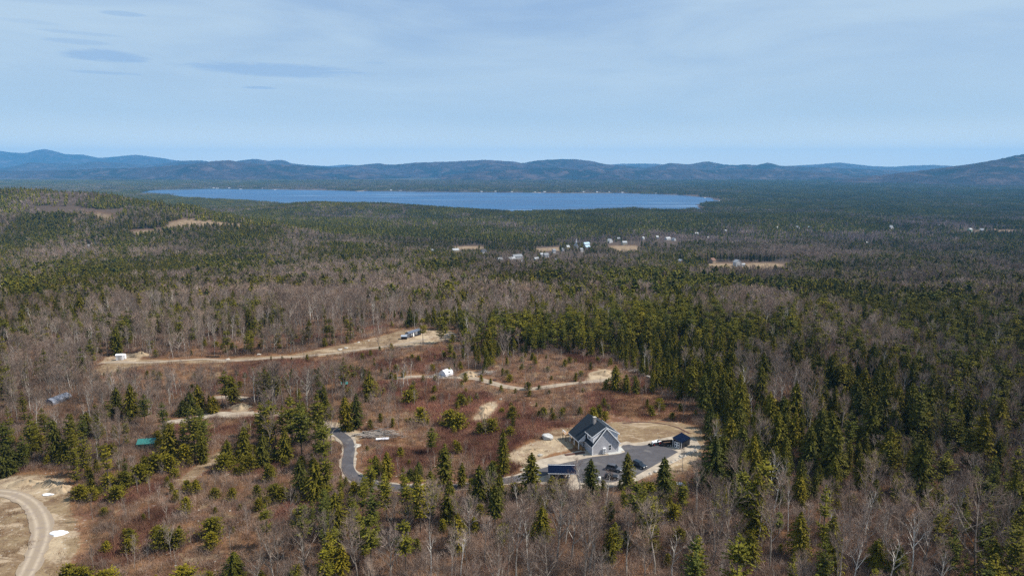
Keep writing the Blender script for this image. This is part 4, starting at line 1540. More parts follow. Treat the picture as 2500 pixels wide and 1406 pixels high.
def car(x, y, rz, mat, label, L=4.6, Wc=1.85, H=1.65, cat='car', kind='parked_car'):
    c = empty(kind, (x, y, 113.22), rz, label, cat, 'vehicles parked on the asphalt')
    h0, h1 = .32, .95
    pf = [(-L / 2, h0 + .12), (-L / 2 + .05, h1 - .05), (-L / 2 + .25, h1 + .02), (-L / 2 + 1.15, h1 + .06), (L / 2 - .3, h1 + .05), (L / 2 - .03, h1 - .12), (L / 2, h0 + .15), (L / 2 - .15, h0), (-L / 2 + .15, h0)]
    MB().prism(pf, 'y', -Wc / 2, Wc / 2).build('body', mat, c, bevel=.08)
    cab = MB()
    a0, a1, b0, b1 = -L / 2 + .15, L / 2 - 1.35, -L / 2 + .45, L / 2 - 1.95
    w0, w1 = Wc / 2 - .06, Wc / 2 - .25
    v = [(a0, -w0, h1), (a1, -w0, h1), (a1, w0, h1), (a0, w0, h1), (b0, -w1, H - .06), (b1, -w1, H - .06), (b1, w1, H - .06), (b0, w1, H - .06)]
    cab.add(v, [(0, 1, 5, 4), (1, 2, 6, 5), (2, 3, 7, 6), (3, 0, 4, 7), (4, 5, 6, 7)])
    cab.build('windows', M['glass'], c, bevel=.05)
    MB().box(b0 - .05, -w1 - .03, H - .07, b1 + .05, w1 + .03, H).build('roof', mat, c, bevel=.03)
    for sx in (-1, 1):
        for sy in (-1, 1):
            px_, py_ = sx * (L / 2 - .85), sy * (Wc / 2 - .1)
            wh = MB().cyl((px_, py_ - .11, .34), (px_, py_ + .11, .34), .34, n=20).build('wheel', M['tire'], c)
            MB().cyl((px_, py_ + sy * .112, .34), (px_, py_ + sy * .125, .34), .21, n=16).build('rim', M['steel'], wh)
    for sy in (-1, 1):
        MB().box(L / 2 - .12, sy * (Wc / 2 - .38) - .17, h1 - .26, L / 2 + .01, sy * (Wc / 2 - .38) + .17, h1 - .10).build('headlight', M['white'], c)
        MB().box(-L / 2 - .01, sy * (Wc / 2 - .25) - .12, h1 - .28, -L / 2 + .08, sy * (Wc / 2 - .25) + .12, h1 - .06).build('taillight', M['red'], c)
    return c


M['car_dark'] = plain('dark blue car paint', (0.018, 0.026, 0.040), 0.25, 0.3, 0.5, var=.04)
M['car_grey'] = plain('grey car paint', (0.13, 0.13, 0.145), 0.3, 0.4, 0.5, var=.04)
M['car_black'] = plain('black car paint', (0.012, 0.012, 0.014), 0.25, 0.2, 0.5, var=.04)
x_, y_ = plane_pt(1561, 1139, 113.2)
car(x_, y_, R(-52), M['car_dark'], 'dark blue estate car parked nose to the gravel edge of the asphalt')
x_, y_ = plane_pt(1499, 1148, 113.2)
car(x_, y_, R(-28), M['car_grey'], 'grey sport utility car parked in the middle of the asphalt', 4.7, 1.9, 1.8)
x_, y_ = plane_pt(1492, 1168, 113.2)
car(x_, y_, R(-12), M['car_black'], 'small black car half hidden by bare trees at the asphalt edge', 3.9, 1.65, 1.5)

# ------------------------------------------------------------------ tractor and trailer
x_, y_ = plane_pt(1602, 1085.5, 113.2)
t_ = empty('tractor', (x_, y_, 113.22), R(203), 'white compact tractor with red wheels and front bucket near the shed', 'tractor')
MB().prism([(-.1, .75), (1.55, .75), (1.6, 1.15), (1.35, 1.32), (-.1, 1.42)], 'y', -.35, .35).build('hood', M['white'], t_, bevel=.06)
MB().box(-.3, -.22, .5, 1.5, .22, .8).box(-1.3, -.2, .55, -.3, .2, .95).build('chassis', M['black'], t_)
MB().box(-1.0, -.25, 1.1, -.55, .25, 1.2).box(-1.08, -.25, 1.1, -.98, .25, 1.6).build('seat', M['black'], t_, bevel=.03)
MB().cyl((-.35, 0, 1.25), (-.5, 0, 1.6), .03).cyl((-.5, 0, 1.58), (-.53, 0, 1.62), .2, n=14).build('steering_wheel', M['black'], t_)
for sy in (-1, 1):
    wh = MB().cyl((-.95, sy * .62 - .17, .62), (-.95, sy * .62 + .17, .62), .62, n=22).build('rear_wheel', M['tire'], t_)
    MB().cyl((-.95, sy * .62 + sy * .172, .62), (-.95, sy * .62 + sy * .19, .62), .38, n=18).build('rim', M['red'], wh)
    wh = MB().cyl((1.15, sy * .52 - .11, .36), (1.15, sy * .52 + .11, .36), .36, n=20).build('front_wheel', M['tire'], t_)
    MB().cyl((1.15, sy * .52 + sy * .112, .36), (1.15, sy * .52 + sy * .13, .36), .2, n=16).build('rim', M['red'], wh)
    MB().prism([(-1.55, 1.22), (-.95, 1.36), (-.35, 1.22), (-.35, 1.16), (-.95, 1.29), (-1.55, 1.16)], 'y', sy * .62 - .2, sy * .62 + .2).build('fender', M['white'], t_)
    MB().cyl((-.1, sy * .42, 1.0), (1.2, sy * .42, 1.2), .05).cyl((1.2, sy * .42, 1.2), (2.05, sy * .42, .4), .05).build('loader_arm', M['white'], t_)
MB().cyl((-1.25, -.5, .9), (-1.3, -.5, 2.3), .035).cyl((-1.25, .5, .9), (-1.3, .5, 2.3), .035).cyl((-1.3, -.5, 2.3), (-1.3, .5, 2.3), .035).build('roll_bar', M['black'], t_)
MB().prism([(2.0, .08), (2.65, .05), (2.65, .09), (2.08, .16), (2.05, .62), (2.0, .62)], 'y', -.8, .8).box(2.0, -.82, .05, 2.6, -.79, .5).box(2.0, .79, .05, 2.6, .82, .5).build('bucket', M['black'], t_)

x_, y_ = plane_pt(1630, 1086, 113.2)
u = empty('utility_trailer', (x_, y_, 113.19), R(12), 'black steel dump trailer parked between the tractor and the shed', 'trailer')
MB().box(-1.9, -1.0, .55, 1.9, 1.0, .65).build('bed', M['wood_dark'], u)
MB().box(-1.9, -1.0, .65, 1.9, -.94, 1.35).box(-1.9, .94, .65, 1.9, 1.0, 1.35).box(-1.9, -.94, .65, -1.84, .94, 1.35).box(1.84, -.94, .65, 1.9, .94, 1.35).build('side', M['black'], u)
MB().cyl((-1.9, 0, .5), (-3.0, 0, .5), .06).cyl((-1.9, -.6, .5), (-2.9, 0, .5), .05).cyl((-1.9, .6, .5), (-2.9, 0, .5), .05).build('tongue', M['black'], u)
for sy in (-1, 1):
    for xx in (-.4, .45):
        w_ = MB().cyl((xx, sy * 1.12 - .1, .35), (xx, sy * 1.12 + .1, .35), .35, n=18).build('wheel', M['tire'], u)
        MB().cyl((xx, sy * 1.12 + sy * .102, .35), (xx, sy * 1.12 + sy * .115, .35), .2, n=14).build('rim', M['steel'], w_)

# white storage tanks and clutter
for i, (a, b_) in enumerate(((1445, 1170), (1453, 1170), (1463, 1171.5))):
    x_, y_ = plane_pt(a, b_, 113.2)
    tk = empty('propane_tank', (x_, y_, 113.22), rnd.uniform(0, 3), ('first', 'middle', 'last')[i] + ' of three white rounded tanks in a row behind the hemlock, counting eastward', 'tank', 'white tanks by the parking lot')
    mb = MB()
    n = 14
    pr_ = [(0, .12), (.36, .15), (.42, .3), (.42, .85), (.34, 1.05), (.12, 1.15), (0, 1.16)]
    for k in range(len(pr_) - 1):
        (r0, z0), (r1, z1) = pr_[k], pr_[k + 1]
        mb.cyl((0, 0, z0), (0, 0, z1), max(r0, .001), max(r1, .001), n=n, caps=False)
    mb.build('shell', M['tank'], tk, smooth=True)
    MB().cyl((0, 0, -.03), (0, 0, .14), .3, n=n).build('foot', M['steel'], tk)
    MB().cyl((0, 0, 1.15), (0, 0, 1.3), .13, n=n).build('collar', M['steel'], tk)
for (a, b_, s, lb, cat) in ((1374, 1171, 1.5, 'pale covered snowmobile parked under the carport', 'snowmobile'), (1388, 1172, 1.2, 'second pale snowmobile under the carport, nearer the open end', 'snowmobile')):
    x_, y_ = plane_pt(a, b_, 113.2)
    g = empty('snowmobile', (x_, y_ + 1.0, 113.2), R(80), lb, cat)
    MB().prism([(-1.4 * s / 1.5, .3), (-1.3, .75), (-.3, .8), (.2, 1.05), (.55, 1.0), (1.25, .55), (1.3, .3)], 'y', -.33, .33).build('body', M['grey_tarp'] if s > 1.3 else M['steel'], g, bevel=.08)
    for sy in (-.4, .4):
        MB().prism([(.3, .0), (1.5, .0), (1.65, .15), (1.5, .06), (.3, .05)], 'y', sy - .06, sy + .06).build('ski', M['black'], g)
    MB().box(-1.3, -.2, .0, .1, .2, .3).build('track', M['tire'], g)
    MB().box(.25, -.35, 1.05, .3, .35, 1.1).build('handlebar', M['black'], g)

# ------------------------------------------------------------------ other things in the clearings


def stand(px, row, dz=0.0):
    x, y = gp(px, row)
    return x, y, float(ground_z(x, y)) + dz


def rock_thing(px, row, r, label, mat='stone', flat=.62, seed=0, group=None, name='boulder', cat='boulder', sub=3):
    x, y, z = stand(px, row)
    o = bpy.data.objects.new(name, rock_mesh(seed, r, flat, mat, sub))
    o.location = (x, y, z + r * flat * .25)
    o.rotation_euler = (0, 0, rnd.uniform(0, 6.28))
    tag(link(o), label, cat, group)
    return o


rock_thing(1336, 1070, 2.1, 'large rounded pale grey boulder on the sand left of the house'.replace(' left of', ' beside'), 'boulder', .62, 3)
rock_thing(1320, 1112, .9, 'pale block of stone in the bare yard below the boulder', 'stone', .6, 5)
rock_thing(1208, 928, .9, 'dark squat rock beside the winding dirt track', 'mulch', .6, 6)
rock_thing(1222, 975, .7, 'small pale rock on the slope below the winding track', 'stone', .6, 7)
for i, (px, row) in enumerate([(1650, 1124), (1658, 1120), (1664, 1117), (1671, 1113), (1678, 1109), (1684, 1106), (1690, 1103), (1640, 1129), (1631, 1134), (1621, 1140), (1612, 1146), (1600, 1152), (1588, 1157), (1661, 1114), (1672, 1108), (1697, 1101)]):
    rock_thing(px, row, rnd.uniform(.35, .75), '%s pale stone in the loose row lining the gravel pad, counting eastward' % ordw[sorted([1650, 1658, 1664, 1671, 1678, 1684, 1690, 1640, 1631, 1621, 1612, 1600, 1588, 1661, 1672, 1697]).index(px)], 'stone', .7, 20 + i % 6, 'stones lining the gravel pad', 'rock', 'rock', 2)
for i, (px, row) in enumerate([(1576, 918), (1569, 914), (1583, 922), (1591, 917)]):
    rock_thing(px, row, rnd.uniform(.8, 1.3), '%s pale orange boulder in the cluster under the treeline, counting eastward' % ordw[[1569, 1576, 1583, 1591].index(px)], 'stone', .7, 30 + i, 'boulders under the treeline', 'boulder', 'boulder', 2)
for i, (px, row) in enumerate([(632, 866), (556, 878), (845, 850), (830, 854), (875, 836), (900, 832), (1092, 818), (1086, 822), (1076, 829)]):
    rock_thing(px, row, rnd.uniform(.7, 1.3), '%s pale rock along the far dirt track, counting eastward' % ordw[sorted([632, 556, 845, 830, 875, 900, 1092, 1086, 1076]).index(px)], 'stone', .5, 40 + i % 5, 'rocks along the far track', 'rock', 'rock', 2)
# patches of old snow
for (px, row, rx, ry, lb) in ((145, 1302, 2.5, 1.6, 'bright white mound of old snow beside the curving dirt track'), (118, 1208, 1.6, .8, 'small white snow patch by the sand heaps'),
                              (872, 1088, 1.3, 1.8, 'white pile of spilled stone dust beside the driveway bend'), (1650, 1182, 2.8, 1.0, 'thin snow strip in the brush below the gravel pad'), (1240, 1112, .8, .6, 'small pale rubble heap in the yard brush')):
    x, y, z = stand(px, row)
    me_ = rock_mesh(int(px), 1.0, 1.0, 'snow' if 'snow' in lb else 'stone', 3)
    o = bpy.data.objects.new('snow_mound' if 'snow' in lb else 'stone_pile', me_)
    o.scale = (rx, ry, .45)
    o.location = (x, y, z + .08)
    tag(link(o), lb, 'snow mound' if 'snow' in lb else 'stone pile')
# heaps of earth


def heap(px, row, rx, ry, h, mat, label, seed, name='sand_heap', cat='sand heap', rz=0):
    x, y, z = stand(px, row)
    mb = MB()
    n, mrg = 28, 9
    vs = [(0, 0, h)]
    for i in range(1, mrg + 1):
        t = i / mrg
        for j in range(n):
            a = 6.283 * j / n
            rr_ = t * (1 + .22 * math.sin(3 * a + seed) + .12 * math.sin(7 * a + seed * 2))
            vs.append((rx * rr_ * math.cos(a), ry * rr_ * math.sin(a), h * (1 - t) ** .8 * (1 + .35 * math.sin(4 * a + 5 * t + seed)) + rnd.gauss(0, .07) - .25 * t))
    f = [(0, 1 + j, 1 + (j + 1) % n) for j in range(n)]
    for i in range(mrg - 1):
        for j in range(n):
            a_, b_ = 1 + i * n + j, 1 + i * n + (j + 1) % n
            f.append((a_, a_ + n, b_ + n, b_))
    mb.add(vs, f)
    o = mb.build(name, M[mat], smooth=True)
    o.location = (x, y, z)
    o.rotation_euler = (0, 0, rz)
    tag(o, label, cat)


heap(1145, 918, 4.5, 3.5, 2.0, 'soil', 'tan heap of sand beside the white shelter', 1)
heap(70, 1180, 6.0, 2.2, 1.3, 'soil', 'long low sand heap at the back of the sandy clearing', 2)
heap(118, 1184, 4.2, 2.2, 1.5, 'soil', 'middle sand heap of the row behind the curving track', 3)
heap(152, 1196, 3.2, 2.6, 1.4, 'soil', 'pale sand heap nearest the young pines', 4)
heap(1475, 912, 6.5, 4.0, 1.4, 'soil', 'broad tan earth mound at the end of the winding track', 5)
heap(590, 995, 4.5, 2.5, 1.6, 'soil', 'tan sand heap beside the gravelly turnout', 6)
heap(1185, 1000, 3.0, 6.0, 1.0, 'soil', 'tongue of tan gravel spilling down the cutover slope', 7)
heap(1300, 1100, 4.0, 1.4, .7, 'soil', 'low ridge of spilled sand at the corner of the yard', 8)
heap(345, 868, 5, 2.5, 1.8, 'soil', 'tan bank of earth beside the small white sheds', 9)


def logpile(px, row, n, L, sx, sy, label, rz0=0, mat='log', spread=.35):
    x, y, z = stand(px, row)
    root = empty('log_pile', (x, y, z), rz0, label, 'log pile')
    mb = MB()
    for i in range(n):
        a = rnd.gauss(0, spread)
        l = L * rnd.uniform(.5, 1.1)
        c = Vector((rnd.gauss(0, sx), rnd.gauss(0, sy), 0))
        zz = .15 + abs(rnd.gauss(0, .45)) * max(0, 1 - abs(c.x) / (2 * sx))
        d = Vector((math.cos(a), math.sin(a), rnd.gauss(0, .08))) * l / 2
        c.z = zz + abs(d.z)
        mb.cyl(c - d, c + d, rnd.uniform(.09, .2), rnd.uniform(.06, .14), 6)
    mb.build('logs', M[mat], root)


logpile(930, 1062, 60, 6.5, 2.8, 1.6, 'jumbled pile of grey cut logs and boards beside the driveway', .05)
logpile(1078, 918, 60, 5.0, 2.6, 1.6, 'brown heap of cut brush and stumps behind the white shelter', .5, 'log', 1.2)
logpile(1185, 912, 40, 4.0, 2.5, 1.4, 'low grey tangle of slash at the edge of the red brush', .2, 'dead', 1.0)
logpile(1560, 905, 26, 4.0, 2.2, 1.2, 'grey tangle of branches by the earth mound', .2, 'dead', 1.0)
logpile(880, 1062, 10, 4.0, 1.2, .6, 'few scattered pale poles beside the log pile', .2, 'dead', .2)
x, y, z = stand(933, 1074)
pl = empty('panel_stack', (x, y, z), R(8), 'white sheeted stack of panels below the log pile', 'panel stack')
MB().box(-2.0, -.7, .35, 2.2, .7, .6).build('sheet', M['tarp'], pl)
MB().box(-1.8, -.5, 0, -1.6, .5, .35).box(1.6, -.5, 0, 1.8, .5, .35).build('bearer', M['wood_dark'], pl)

# green ridged shed, half hidden by the young pines
x, y, z = stand(335, 1097)
x2, y2, z2 = stand(377, 1094)
gs = empty('shed', (x, y, z), math.atan2(y2 - y, x2 - x), 'long low teal metal shed behind the bright young pines', 'shed')
gw = math.hypot(x2 - x, y2 - y)
MB().box(.1, .1, -.5, gw - .1, 4.0, 1.7).build('wall', M['teal'], gs)
MB().prism([(-.15, 1.65), (2.1, 2.7), (4.25, 1.65), (4.25, 1.73), (2.1, 2.79), (-.15, 1.73)], 'x', -.2, gw + .2).build('roof', M['teal'], gs)
MB().box(gw - .09, .3, 0, gw - .04, 1.6, 1.6).build('door', M['black'], gs)
# grey film greenhouse in the woods


def tunnel(px0, row0, px1, row1, wdt, hgt, mat, label, name, cat, opening=None, off=0):
    x, y, z = stand(px0, row0)
    x2, y2, z2 = stand(px1, row1)
    L = math.hypot(x2 - x, y2 - y)
    o = empty(name, (x, y, z - .1), math.atan2(y2 - y, x2 - x), label, cat)
    pr_ = [(0, -.5), (0, hgt * .45), (wdt * .12, hgt * .72), (wdt * .5, hgt), (wdt * .88, hgt * .72), (wdt, hgt * .45), (wdt, -.5)]
    MB().prism(pr_, 'x', 0, L).build('cover', M[mat], o)
    rb = MB()
    for k in range(int(L / 1.6) + 1):
        xx = min(L - .06, k * 1.6)
        outer = [(a - .03 if a < wdt / 2 else a + .03, b_ + .05) for a, b_ in pr_]
        for i in range(len(outer) - 1):
            (a0, b0), (a1, b1) = outer[i], outer[i + 1]
            rb.cyl((xx, a0, b0), (xx, a1, b1), .03, n=4)
    rb.build('hoop', M['steel'], o)
    if opening:
        MB().box(-.06, wdt * .3, 0, -.01, wdt * .7, hgt * .6).build('door', M[opening], o)
    return o, L


tunnel(130, 990, 176, 972, 4.5, 2.6, 'grey_tarp', 'long grey film covered hoop house among the bare trees', 'greenhouse', 'greenhouse')
o, L = tunnel(1088, 921, 1107, 914, 4.0, 2.9, 'tarp', 'white tarpaulin hoop shelter with a dark side flap by the dirt track', 'shelter', 'shelter')
MB().prism([(-.06, 1.0), (.38, 2.1), (.43, 2.1), (-.02, 1.0)], 'x', 2.0, 3.0).build('flap', M['black'], o)
MB().cyl((.3, -.7, 0), (.3, -.7, 2.0), .1, n=8).build('post', M['white'], o)
MB().box(-3.4, .2, .1, -.2, 2.6, .3).build('groundsheet', M['grey_tarp'], o)

# small dark cabin on the pad at the far clearing
x, y, z = stand(1000, 825)
x2, y2, z2 = stand(1028, 817)
cb = empty('cabin', (x, y, z), math.atan2(y2 - y, x2 - x), 'narrow dark cabin with grey metal roof on the far gravel pad', 'cabin')
L = math.hypot(x2 - x, y2 - y)
cwd = 3.0
MB().prism([(0, -.6), (cwd, -.6), (cwd, 2.4), (cwd / 2, 3.05), (0, 2.4)], 'x', 0, L).build('wall', M['navy_board'], cb)
MB().prism([(-.25, 2.32), (cwd / 2, 3.08), (cwd + .25, 2.32), (cwd + .25, 2.42), (cwd / 2, 3.18), (-.25, 2.42)], 'x', -.3, L + .25).build('roof', M['grey_roof_x'], cb)
MB().box(-.05, .05, 0, -.01, 2.95, 2.3).build('end_wall', M['siding_white'], cb)
win(cb, .6, 1.0, 1.5, 1.9, -.055, 'x')
win(cb, 1.2, 1.1, 2.2, 1.8, -.01)
win(cb, L * .52, .9, L * .52 + 1.3, 2.0, -.01)
MB().box(L * .30, -.05, 0, L * .30 + .9, -.01, 2.0).build('door', M['white'], cb)
x, y, z = stand(984, 829)
s2 = empty('shed', (x - 1, y, z), R(4), 'tiny grey shed with pale roof beside the dark cabin', 'shed')
MB().box(0, 0, -.3, 3.0, 2.2, 1.6).build('wall', M['navy_board'], s2)
MB().prism([(-.2, 1.6), (2.4, 1.9), (2.4, 2.0), (-.2, 1.7)], 'x', -.2, 3.2).build('roof', M['steel'], s2)
for (px, row, wv, hv, lb) in ((283, 880, 3.0, 2.4, 'small white box shed at the end of the far track'), (296, 878, 1.6, 2.0, 'white upright cabinet beside the small white shed')):
    x, y, z = stand(px, row)
    s3 = empty('shed', (x, y, z), R(12), lb, 'shed')
    MB().box(0, 0, -.3, wv, 2.2, hv).build('wall', M['white_wall'], s3)
    MB().prism([(-.15, hv), (1.1, hv + .45), (2.35, hv), (2.35, hv + .06), (1.1, hv + .52), (-.15, hv + .06)], 'x', -.12, wv + .12).build('roof', M['white'], s3)
    MB().box(wv * .35, -.05, 0, wv * .7, -.005, hv * .8).build('door', M['steel'], s3)
x, y, z = stand(834, 948)
s4 = empty('shed', (x, y, z), R(10), 'tiny teal roofed hut with a rusty panel in the woods', 'shed')
MB().box(0, 0, -.3, 2.4, 2.0, 1.7).build('wall', M['rust'], s4)
MB().prism([(-.2, 1.7), (1.0, 2.4), (2.2, 1.7), (2.2, 1.78), (1.0, 2.48), (-.2, 1.78)], 'x', -.2, 2.6).build('roof', M['teal'], s4)
MB().box(.8, -.05, 0, 1.6, -.005, 1.5).build('door', M['black'], s4)
# fallen white trunks
for (px0, row0, px1, row1, lb) in ((1824, 1109, 1852, 1110, 'pale fallen trunk lying at the edge of the dark hemlocks'), (2140, 1356, 2200, 1372, 'long pale fallen trunk between two hemlocks')):
    x, y, z = stand(px0, row0)
    x2, y2, z2 = stand(px1, row1)
    mb = MB().cyl((0, 0, .3), (x2 - x, y2 - y, z2 - z + .5), .16, .08, 8)
    mb.cyl(((x2 - x) * .6, (y2 - y) * .6, (z2 - z) * .6 + .4), ((x2 - x) * .75, (y2 - y) * .75 + 1.0, (z2 - z) * .7 + 1.0), .06, .03, 6)
    o = mb.build('fallen_trunk', M['birch'])
    o.location = (x, y, z)
    tag(o, lb, 'fallen tree')

# ------------------------------------------------------------------ distant buildings
WALLS = {'white': (0.55, 0.55, 0.57), 'cream': (0.45, 0.40, 0.30), 'tan': (0.32, 0.24, 0.17), 'grey': (0.30, 0.30, 0.33), 'pale blue': (0.42, 0.52, 0.62), 'green': (0.30, 0.46, 0.36), 'brown': (0.24, 0.13, 0.09), 'yellow': (0.6, 0.5, 0.28)}
ROOFS = {'grey': (0.22, 0.23, 0.25), 'dark': (0.06, 0.06, 0.07), 'pale': (0.36, 0.37, 0.39), 'brown': (0.16, 0.08, 0.055), 'blue': (0.36, 0.50, 0.62), 'green': (0.10, 0.24, 0.18)}
for k_, c_ in WALLS.items():
    M['w ' + k_] = plain(k_ + ' wall', c_, .7, var=.06)
for k_, c_ in ROOFS.items():
    M['r ' + k_] = plain(k_ + ' roof', c_, .7, var=.1)


def far_house(px, row, wpx, wall, roof_, label, group, depth=8, h=4.5, rz=0.0, wing=False, name='house', cat='house', xy=None, zadd=0, gable=None):
    x, y = xy if xy else gp(px, row)
    z = float(ground_z(x, y))
    k = float(ppm(y, z))
    w_ = max(3.0, wpx / k * (1.1 if not group else .72 if group == 'houses scattered over the wooded plain' else .88))
    rz = rz or rnd.uniform(.25, .8)
    o = empty(name, (x, y, z + zadd), rz, label, cat, group)
    BUILD_VIEW.append((x, y, w_ / 2 + 1.5, .5 if group == 'houses scattered over the wooded plain' else 1.0))
    q = min(depth, w_ * 1.1)
    g = rnd.random() < .35 and w_ < 14 if gable is None else gable
    rh_ = h + q * .38
    if g:      # gable toward us
        MB().prism([(-w_ / 2, -2), (w_ / 2, -2), (w_ / 2, h), (0, h + w_ * .36), (-w_ / 2, h)], 'y', 0, q).build('wall', M['w ' + wall], o)
        MB().prism([(-w_ / 2 - .4, h - .25), (0, h + w_ * .36 + .06), (w_ / 2 + .4, h - .25), (w_ / 2 + .4, h), (0, h + w_ * .36 + .34), (-w_ / 2 - .4, h)], 'y', -.4, q + .4).build('roof', M['r ' + roof_], o)
    else:
        MB().prism([(0, -2), (q, -2), (q, h), (q / 2, rh_), (0, h)], 'x', -w_ / 2, w_ / 2).build('wall', M['w ' + wall], o)
        MB().prism([(-.4, h - .25), (q / 2, rh_ + .06), (q + .4, h - .25), (q + .4, h), (q / 2, rh_ + .34), (-.4, h)], 'x', -w_ / 2 - .4, w_ / 2 + .4).build('roof', M['r ' + roof_], o)
    nw = max(2, min(5, int(w_ / 3)))
    for lv in range(2 if h > 4 else 1):
        for i in range(nw):
            xx = -w_ / 2 + w_ * (i + .5) / nw
            MB().box(xx - .45, -.06, .9 + lv * 2.4, xx + .45, -.01, 2.1 + lv * 2.4).build('window', M['glass'], o)
    if wing:
        MB().prism([(1, -2), (6, -2), (6, 2.8), (3.5, 4.2), (1, 2.8)], 'x', w_ / 2 + .02, w_ / 2 + 7).build('wing', M['w ' + wall], o)
        MB().prism([(.7, 2.65), (3.5, 4.26), (6.3, 2.65), (6.3, 2.85), (3.5, 4.5), (.7, 2.85)], 'x', w_ / 2 + .02, w_ / 2 + 7.3).build('wing_roof', M['r ' + roof_], o)
    return o


VG = 'village houses among the trees'
VILL = [
    (1183, 621, 12, 'white', 'dark', 'tall white house at the edge of the brown field', 6), (1114, 615, 19, 'cream', 'pale', 'long low cream building beside the brown field', 3.2), (1055, 617, 10, 'tan', 'grey', 'small tan house at the end of the purple woods', 3.5),
    (1388, 609, 10, 'yellow', 'pale', 'yellowish house beside the pale green meadow', 5), (1434, 601, 18, 'white', 'blue', 'broad white hall with pale blue roof behind the church', 5), (1436, 608, 14, 'grey', 'blue', 'grey barn with blue roof below the white hall', 4.5),
    (1421, 615, 9, 'white', 'grey', 'small white house just below the church', 4.5), (1324, 626, 8, 'white', 'pale', 'little white house with bright roof below the meadow', 3.5), (1335, 629, 12, 'white', 'grey', 'white house with grey roof under the meadow', 4.5),
    (1354, 618, 8, 'white', 'grey', 'narrow white house at the meadow edge', 5), (1375, 614, 7, 'grey', 'pale', 'small grey house next to the yellowish house', 4.5), (1252, 641, 24, 'grey', 'pale', 'large grey building with pale gabled roof above the pines', 5),
    (1265, 632, 27, 'white', 'grey', 'very long grey roofed building behind the large pale one', 4), (1273, 646, 14, 'cream', 'pale', 'cream building hard by the green pines', 3.5), (1223, 642, 12, 'grey', 'grey', 'grey gabled house standing alone in bare trees', 5),
    (1359, 639, 5, 'cream', 'pale', 'narrow cream house between two pines', 4), (1312, 638, 12, 'grey', 'pale', 'low grey roofed house below the bright white ones', 3), (1492, 593, 15, 'white', 'pale', 'wide white house above the orange slope', 4.5),
    (1526, 598, 13, 'cream', 'pale', 'cream house with two gables above the orange slope', 5), (1511, 588, 9, 'tan', 'grey', 'tan house at the back of the village', 4.5), (1572, 585, 7, 'white', 'pale', 'white cottage alone in the grey woods', 4),
    (1633, 586, 18, 'white', 'pale', 'long white building in the grey woods beyond the village', 3.5), (1648, 588, 8, 'white', 'grey', 'small white house beside the long white building', 4), (1606, 583, 8, 'grey', 'pale', 'grey cottage beyond the orange slope', 4),
]
for (px, row, wpx, wl, rf_, lb, h) in VILL:
    far_house(px, row, wpx, wl, rf_, lb, VG, h=h)
# church with steeple
x, y = gp(1407, 607)
z = float(ground_z(x, y))
cc = empty('church', (x, y, z), 0, 'white village church with a pointed steeple', 'church')
BUILD_VIEW.append((x, y, 9, 1.0))
MB().prism([(-4, -2), (4, -2), (4, 6), (0, 9.5), (-4, 6)], 'y', 0, 14).build('nave', M['w white'], cc)
MB().prism([(-4.4, 5.8), (0, 9.6), (4.4, 5.8), (4.4, 6.1), (0, 9.95), (-4.4, 6.1)], 'y', -.3, 14.4).build('roof', M['r grey'], cc)
MB().box(-1.6, -1.8, -1, 1.6, 1.4, 13).build('tower', M['w white'], cc)
MB().add([(-1.9, -2.1, 13), (1.9, -2.1, 13), (1.9, 1.7, 13), (-1.9, 1.7, 13), (0, -.2, 22)], [(0, 1, 4), (1, 2, 4), (2, 3, 4), (3, 0, 4), (3, 2, 1, 0)]).build('steeple', M['w white'], cc)
for zz in (3, 8.5):
    MB().box(-.5, -1.87, zz, .5, -1.81, zz + 2).build('window', M['glass'], cc)

